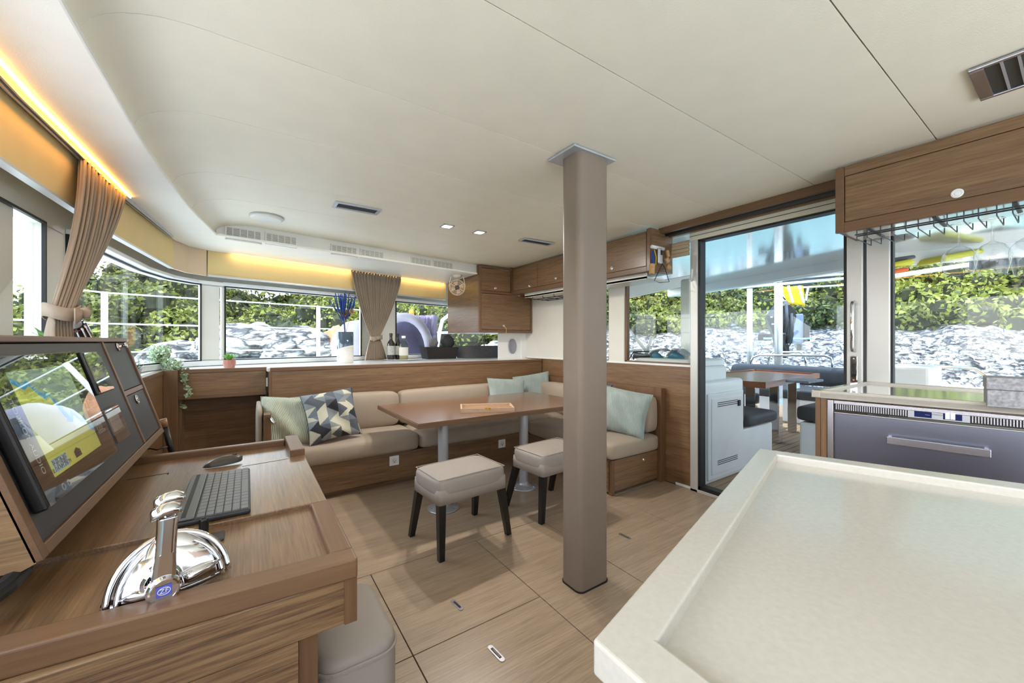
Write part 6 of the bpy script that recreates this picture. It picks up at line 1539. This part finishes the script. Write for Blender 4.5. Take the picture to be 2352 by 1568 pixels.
MB().prism(TT, .68, .725).build('top', vt, t, bevel=.003)
for i in range(5):
    a, c_ = Vector((*TT[i], .725)), Vector((*TT[(i + 1) % 5], .725)); d = (c_ - a).normalized(); nn_ = Vector((-d.y, d.x, 0)) * .03
    MB().slab([a, c_, c_ + nn_, a + nn_], (0, 0, .018)).build('raised_edge', vt, t)
for x, y in ((4.55, 2.05), (5.0, 2.0), (5.75, 2.1)): MB().box(x - .05, x + .05, y - .05, y + .05, .002, .68).build('leg', M['chrome'], t, bevel=.004)
q = PZ(1862, 882, .70); o = MB().box(q.x - .2, q.x + .2, q.y - .05, q.y + .16, .72, .745).build('folded_chart', mat('striped_grey', (120, 124, 130), .5, var=.5, vscale=14), bevel=.006); o.location.z = -.0; tag(o, 'grey and white folded mat lying at the near edge of the cockpit table', 'mat')
t = thing('aft_sofa', 'long charcoal cushioned cockpit sofa with rounded back behind the teak table', 'sofa', (7, 2.6, 0))
MB().box(6.35, 7.1, 1.72, 3.5, 0, .34).build('base', M['white'], t, bevel=.02); cushion('seat_cushion', 6.32, 6.98, 1.72, 3.5, .345, .48, M['dgrey'], t)
cushion('back_cushion', 6.98, 7.16, 1.70, 3.52, .49, .765, M['dgrey'], t, r=.08)
b = thing('stern_rail', 'stainless double hoop rail over the back of the charcoal cockpit sofa', 'railing', (7.25, 2.6, .5))
MB().tube([PX(1724, 850, 7.25), PX(1724, 832, 7.25), PX(1730, 820, 7.25), PX(1745, 815, 7.25), PX(1895, 817, 7.25), PX(1908, 822, 7.25), PX(1912, 834, 7.25), PX(1912, 850, 7.25)], .020, 10).build('hoop', M['chrome'], b, smooth=True)
MB().tube([PX(1762, 850, 7.6), PX(1768, 818, 7.6), PX(1777, 808, 7.6), PX(1838, 809, 7.6), PX(1848, 816, 7.6), PX(1854, 850, 7.6)], .020, 10).build('hoop', M['chrome'], b, smooth=True)
hm, n, l, bs = new_mat('hardtop_gloss'); bs.inputs['Base Color'].default_value = (.70, .71, .71, 1); bs.inputs['Metallic'].default_value = .55; bs.inputs['Roughness'].default_value = .10
nz = n.new('ShaderNodeTexNoise'); nz.inputs['Scale'].default_value = .9; bp = n.new('ShaderNodeBump'); bp.inputs['Strength'].default_value = .25; bp.inputs['Distance'].default_value = .05; l.new(nz.outputs[0], bp.inputs['Height']); l.new(bp.outputs[0], bs.inputs['Normal'])
ea, eb = PZ(1600, 672, 2.02), PZ(1948, 596, 2.02); ec = PZ(2352, 560, 2.02)
HT = [(2.90, 4.3), (ea.x, ea.y + .6), (ea.x, ea.y), (eb.x + .6, eb.y), (6.6, -.1), (6.5, -.3), (2.90, -.3)]
struct(MB().prism(HT, 2.14, 2.22).build('trim_17', hm))
ft = MB()
for a, c_ in zip(HT[1:5], HT[2:6]):
    a, c_ = Vector((*a, 2.0)), Vector((*c_, 2.0)); d = (c_ - a).normalized(); n_ = Vector((-d.y, d.x, 0)) * .12; ft.slab([a, c_, c_ + n_, a + n_], (0, 0, .24))
struct(ft.build('trim_18', M['white'], bevel=.03, seg=3))
struct(MB().box(3.2, 3.24, .4, 2.1, 2.132, 2.14).build('trim_19', M['black']))
for px, x, r, lb in ((1722, 7.5, .045, 'white post of the cockpit roof, left one seen through the door'), (1788, 7.3, .06, 'thick white post of the cockpit roof, right one seen through the door')):
    p = PX(px, 700, x); o = MB().tube([(p.x, p.y, .0), (p.x, p.y, 2.1)], r, 16).build('roof_post', M['frame'], smooth=True); tag(o, lb, 'post', 'posts of the cockpit roof')
t = thing('davit_frame', 'white tubular frame behind the cockpit roof with a grey canvas roll', 'tube frame', tuple(PD(1800, 640, 8.5)))
for a, c_, r in (((1640, 655), (1700, 660), .03), ((1700, 660), (1952, 638), .03), ((1800, 640), (1952, 628), .025), ((1800, 662), (1952, 654), .02), ((1690, 640), (1690, 659), .02), ((1709, 638), (1709, 658), .02), ((1735, 655), (1750, 636), .02), ((1640, 608), (1640, 650), .03)): MB().tube([PD(*a, 8.8), PD(*c_, 8.8)], r, 8).build('tube', M['white'], t, smooth=True)
MB().tube([PD(1798, 636, 8.9), PD(1830, 646, 8.9), PD(1870, 640, 8.9), PD(1950, 622, 8.9)], [.08, .12, .1, .05], 10).build('canvas_roll', M['dgrey'], t, smooth=True)
yl_m = mat('yellow_nylon', (250, 204, 30), .6, bump=.3, bscale=30)
t = thing('life_sling', 'yellow rescue sling with white straps hanging from the roof frame', 'rescue sling', tuple(PD(1822, 680, 7.6)))
b = MB(); rows = []
for i in range(7):
    r_ = []
    for j in range(9): px = lerp(1800, 1846, j / 8) + 4 * i / 6; q = PD(px, lerp(657, 694 + 10 * (j / 8), i / 6), 7.6) + FW * (.08 * math.sin(j * .8)); r_.append(q)
    rows.append(r_)
o = b.grid(rows).build('sling', yl_m, t, smooth=True); o.modifiers.new('s', 'SOLIDIFY').thickness = .05
for a in (1793, 1811, 1836): MB().tube([PD(a, 656, 7.5), PD(a + 4, 675, 7.45), PD(a + 10, 694, 7.5)], .022, 6).build('strap', M['white'], t)
MB().tube([PD(1856, 660, 7.5), PD(1851, 690, 7.5)], .018, 6).build('strap', M['white'], t)
bk_ = mat('black_neoprene', (30, 31, 34), .35, bump=.6, bscale=20)
t = thing('dive_vest', 'black diving vest hanging from the roof frame below the yellow sling', 'diving vest', tuple(PD(1795, 760, 7.4)))
out_ = [(1786, 693), (1808, 690), (1822, 706), (1826, 724), (1820, 745), (1818, 775), (1814, 795), (1804, 806), (1806, 822), (1798, 822), (1790, 804), (1784, 780), (1772, 752), (1762, 724), (1775, 706)]
cc_ = PD(1796, 750, 7.4); F1 = [PD(a, c_, 7.35) for a, c_ in out_]; bb = MB()
fr_ = [cc_.lerp(p, .82) - FW * .10 for p in F1]; bk2 = [cc_.lerp(p, .82) + FW * .16 for p in F1]; md = [p + FW * .03 for p in F1]; md0 = [p for p in F1]
bb.grid([[cc_.lerp(p, .35) - FW * .15 for p in F1], fr_, md0, md, bk2], True, True).build('vest', bk_, t, smooth=False)
for a, c_ in (((1778, 706), (1790, 770)), ((1806, 700), (1804, 770)), ((1818, 720), (1812, 790))): MB().tube([PD(*a, 7.2), PD((a[0] + c_[0]) / 2 + 3, (a[1] + c_[1]) / 2, 7.12), PD(*c_, 7.2)], .028, 8).build('strap', M['dgrey'], t, smooth=True)
for a in ((1773, 728), (1776, 744), (1806, 740), (1803, 766), (1809, 790)): MB().box(-.02, .02, -.02, .02, -.012, .012, Matrix.Translation(PD(*a, 7.15))).build('buckle', M['chrome'], t)
MB().tube([PD(1790, 692, 7.3), PD(1786, 684, 7.3), PD(1796, 680, 7.3), PD(1804, 688, 7.3)], .012, 6).build('hose', M['black'], t)

t = thing('outboard_motor', 'grey-blue outboard motor with a black side panel behind the hanging vest', 'outboard motor', tuple(PD(1842, 755, 8.0)))
def slab_px(q, dep, th, nm, m_, bev=.02): return MB().slab([PD(*a, dep) for a in q], FW * th).build(nm, m_, t, bevel=bev, seg=3)
slab_px([(1822, 722), (1846, 720), (1850, 786), (1842, 790), (1822, 784)], 8.0, .3, 'cowl', mat('blue_grey', (120, 134, 158), .4)); slab_px([(1849, 738), (1858, 738), (1862, 784), (1849, 784)], 7.95, .3, 'side_panel', M['black'])
slab_px([(1754, 766), (1774, 766), (1774, 782), (1754, 782)], 8.0, .2, 'tiller_box', M['black']); MB().tube([PD(1752, 777, 7.9), PD(1862, 777, 7.9)], .02, 8).build('bar', M['chrome'], t)
slab_px([(1838, 790), (1842, 790), (1841, 805), (1838, 804)], 8.0, .1, 'skeg', M['black'], .005)
# gear under the cockpit roof and the rail seen through the fixed aft window
def gear(nm, q, dep, th, m_, label, cat, bev=.03):
    P = [PD(*a, dep) for a in q]; o = MB().slab(P, FW * th).build(nm, m_, bevel=bev, seg=3); tag(o, label, cat); return o
orn = mat('orange_foam', (236, 104, 40), .6); ylw = mat('yellow_green', (214, 208, 40), .55)
gear('stowage_bag', [(2050, 602), (2102, 592), (2106, 606), (2050, 616)], 4.0, .35, ylw, 'yellow bag stowed under the cockpit roof at the left of the fixed window', 'bag')
gear('stowage_bag', [(2050, 592), (2104, 584), (2108, 592), (2050, 602)], 4.05, .35, M['dgrey'], 'charcoal bag lying on the yellow bag under the cockpit roof', 'bag')
gear('body_board', [(2050, 618), (2090, 612), (2092, 622), (2050, 630)], 3.95, .35, orn, 'orange board under the yellow bag at the left of the fixed window', 'board')
gear('stowage_bag', [(2170, 585), (2262, 568), (2266, 580), (2172, 600)], 4.0, .3, ylw, 'lime yellow bag behind the hanging wine glasses', 'bag')
gear('stowage_bag', [(2300, 580), (2420, 556), (2420, 600), (2300, 610)], 4.0, .3, M['dgrey'], 'dark bag at the right edge behind the glasses', 'bag')
struct(MB().tube([PD(2040, 636, 5.3), PD(2440, 575, 5.3)], .03, 10).build('trim_20', M['white'], smooth=True))
t = thing('side_rail', 'stainless arched rail above the water behind the galley worktop', 'railing', tuple(PD(2200, 860, 5)))
MB().tube([PD(2120, 843, 5), PD(2200, 843, 5), PD(2238, 846, 5), PD(2258, 858, 5), PD(2268, 876, 5), PD(2270, 925, 5)], .022, 10).build('hoop', M['chrome'], t, smooth=True)
c = PD(2095, 870, 4.6); o = MB().box(c.x - .3, c.x + .3, c.y - .2, c.y + .2, .3, PD(2095, 838, 4.6).z).build('white_cushion', M['white'], bevel=.04, seg=3); tag(o, 'bright white pad outside behind the far end of the galley worktop', 'pad')
struct(MB().box(2.93, 3.1, -3, .62, 0, .80).build('trim_21', M['white'], bevel=.02))

# things on the sill outside the window right of the pillar
def sill(px, py, x=3.15): return PX(px, py, x)
struct(MB().box(2.93, 3.45, 1.76, 3.2, .80, .945).build('trim_22', M['white'], bevel=.02))
tl = mat('teal_rubber', (48, 112, 140), .4); gy = mat('grey_fin', (150, 154, 162), .5)
def fin(pts, m1, m2, label):
    t = thing('swim_fin', label, 'swim fin', tuple(sill(*pts[0])), group='snorkelling gear on the outside sill')
    P = [sill(*p) for p in pts]; b = MB(); n_ = len(P); rows = []
    for p in P: rows.append([p + Vector((0, 0, 0)), p + Vector((.10, 0, .0)), p + Vector((.10, 0, -.012)), p + Vector((0, 0, -.012))])
    b.grid(rows, True, True).build('blade', m2, t, smooth=False)
    q0, q1 = sill(pts[0][0] + 6, 824), sill(pts[-1][0] - 6, 824)
    MB().tube([q0, q0.lerp(q1, .5) + UP * .03, q1], [.02, .04, .025], 12).build('foot_pocket', m1, t, smooth=True)
fin([(1488, 815), (1500, 803), (1515, 800), (1526, 804)], tl, gy, 'grey and teal swim fin on the outside sill, left one')
fin([(1530, 815), (1544, 800), (1556, 801), (1574, 814)], tl, gy, 'grey and teal swim fin on the outside sill, right one')
t = thing('torch', 'black cylindrical dive torch lying on the outside sill at the left', 'torch', tuple(sill(1478, 818)), group='snorkelling gear on the outside sill')
MB().tube([sill(1458, 816), sill(1496, 820), sill(1504, 821)], [.030, .030, .036], 14).build('barrel', M['plastic'], t, smooth=True); MB().tube([sill(1455, 826), sill(1456, 808), sill(1490, 807)], .008, 6).build('guard', M['black'], t)
MB().tube([sill(1436, 828), sill(1447, 822), sill(1455, 808)], .006, 6).build('cord', M['black'], t)
t = thing('strut_frame', 'white diagonal strut and rail outside the window right of the pillar', 'tube frame', tuple(PX(1480, 790, 4.2)))
for a, c_, r in (((1434, 745), (1486, 808), .022), ((1498, 772), (1484, 812), .022), ((1434, 773), (1462, 773), .012), ((1434, 804), (1474, 804), .018)): MB().tube([PX(*a, 4.2), PX(*c_, 4.2)], r, 8).build('tube', M['white'], t, smooth=True)
p = PX(1576, 740, 3.3); o = MB().box(3.28, 3.42, p.y - .05, p.y + .05, .946, 1.72).build('white_post', M['white'], bevel=.02, seg=3); tag(o, 'white moulded post outside, left of the sliding door frame', 'post')
gear('roof_edge', [(1415, 662), (1590, 630), (1590, 650), (1415, 690)], 4.6, .3, M['white'], 'white roof edge crossing the top of the window right of the pillar', 'roof edge', .01)
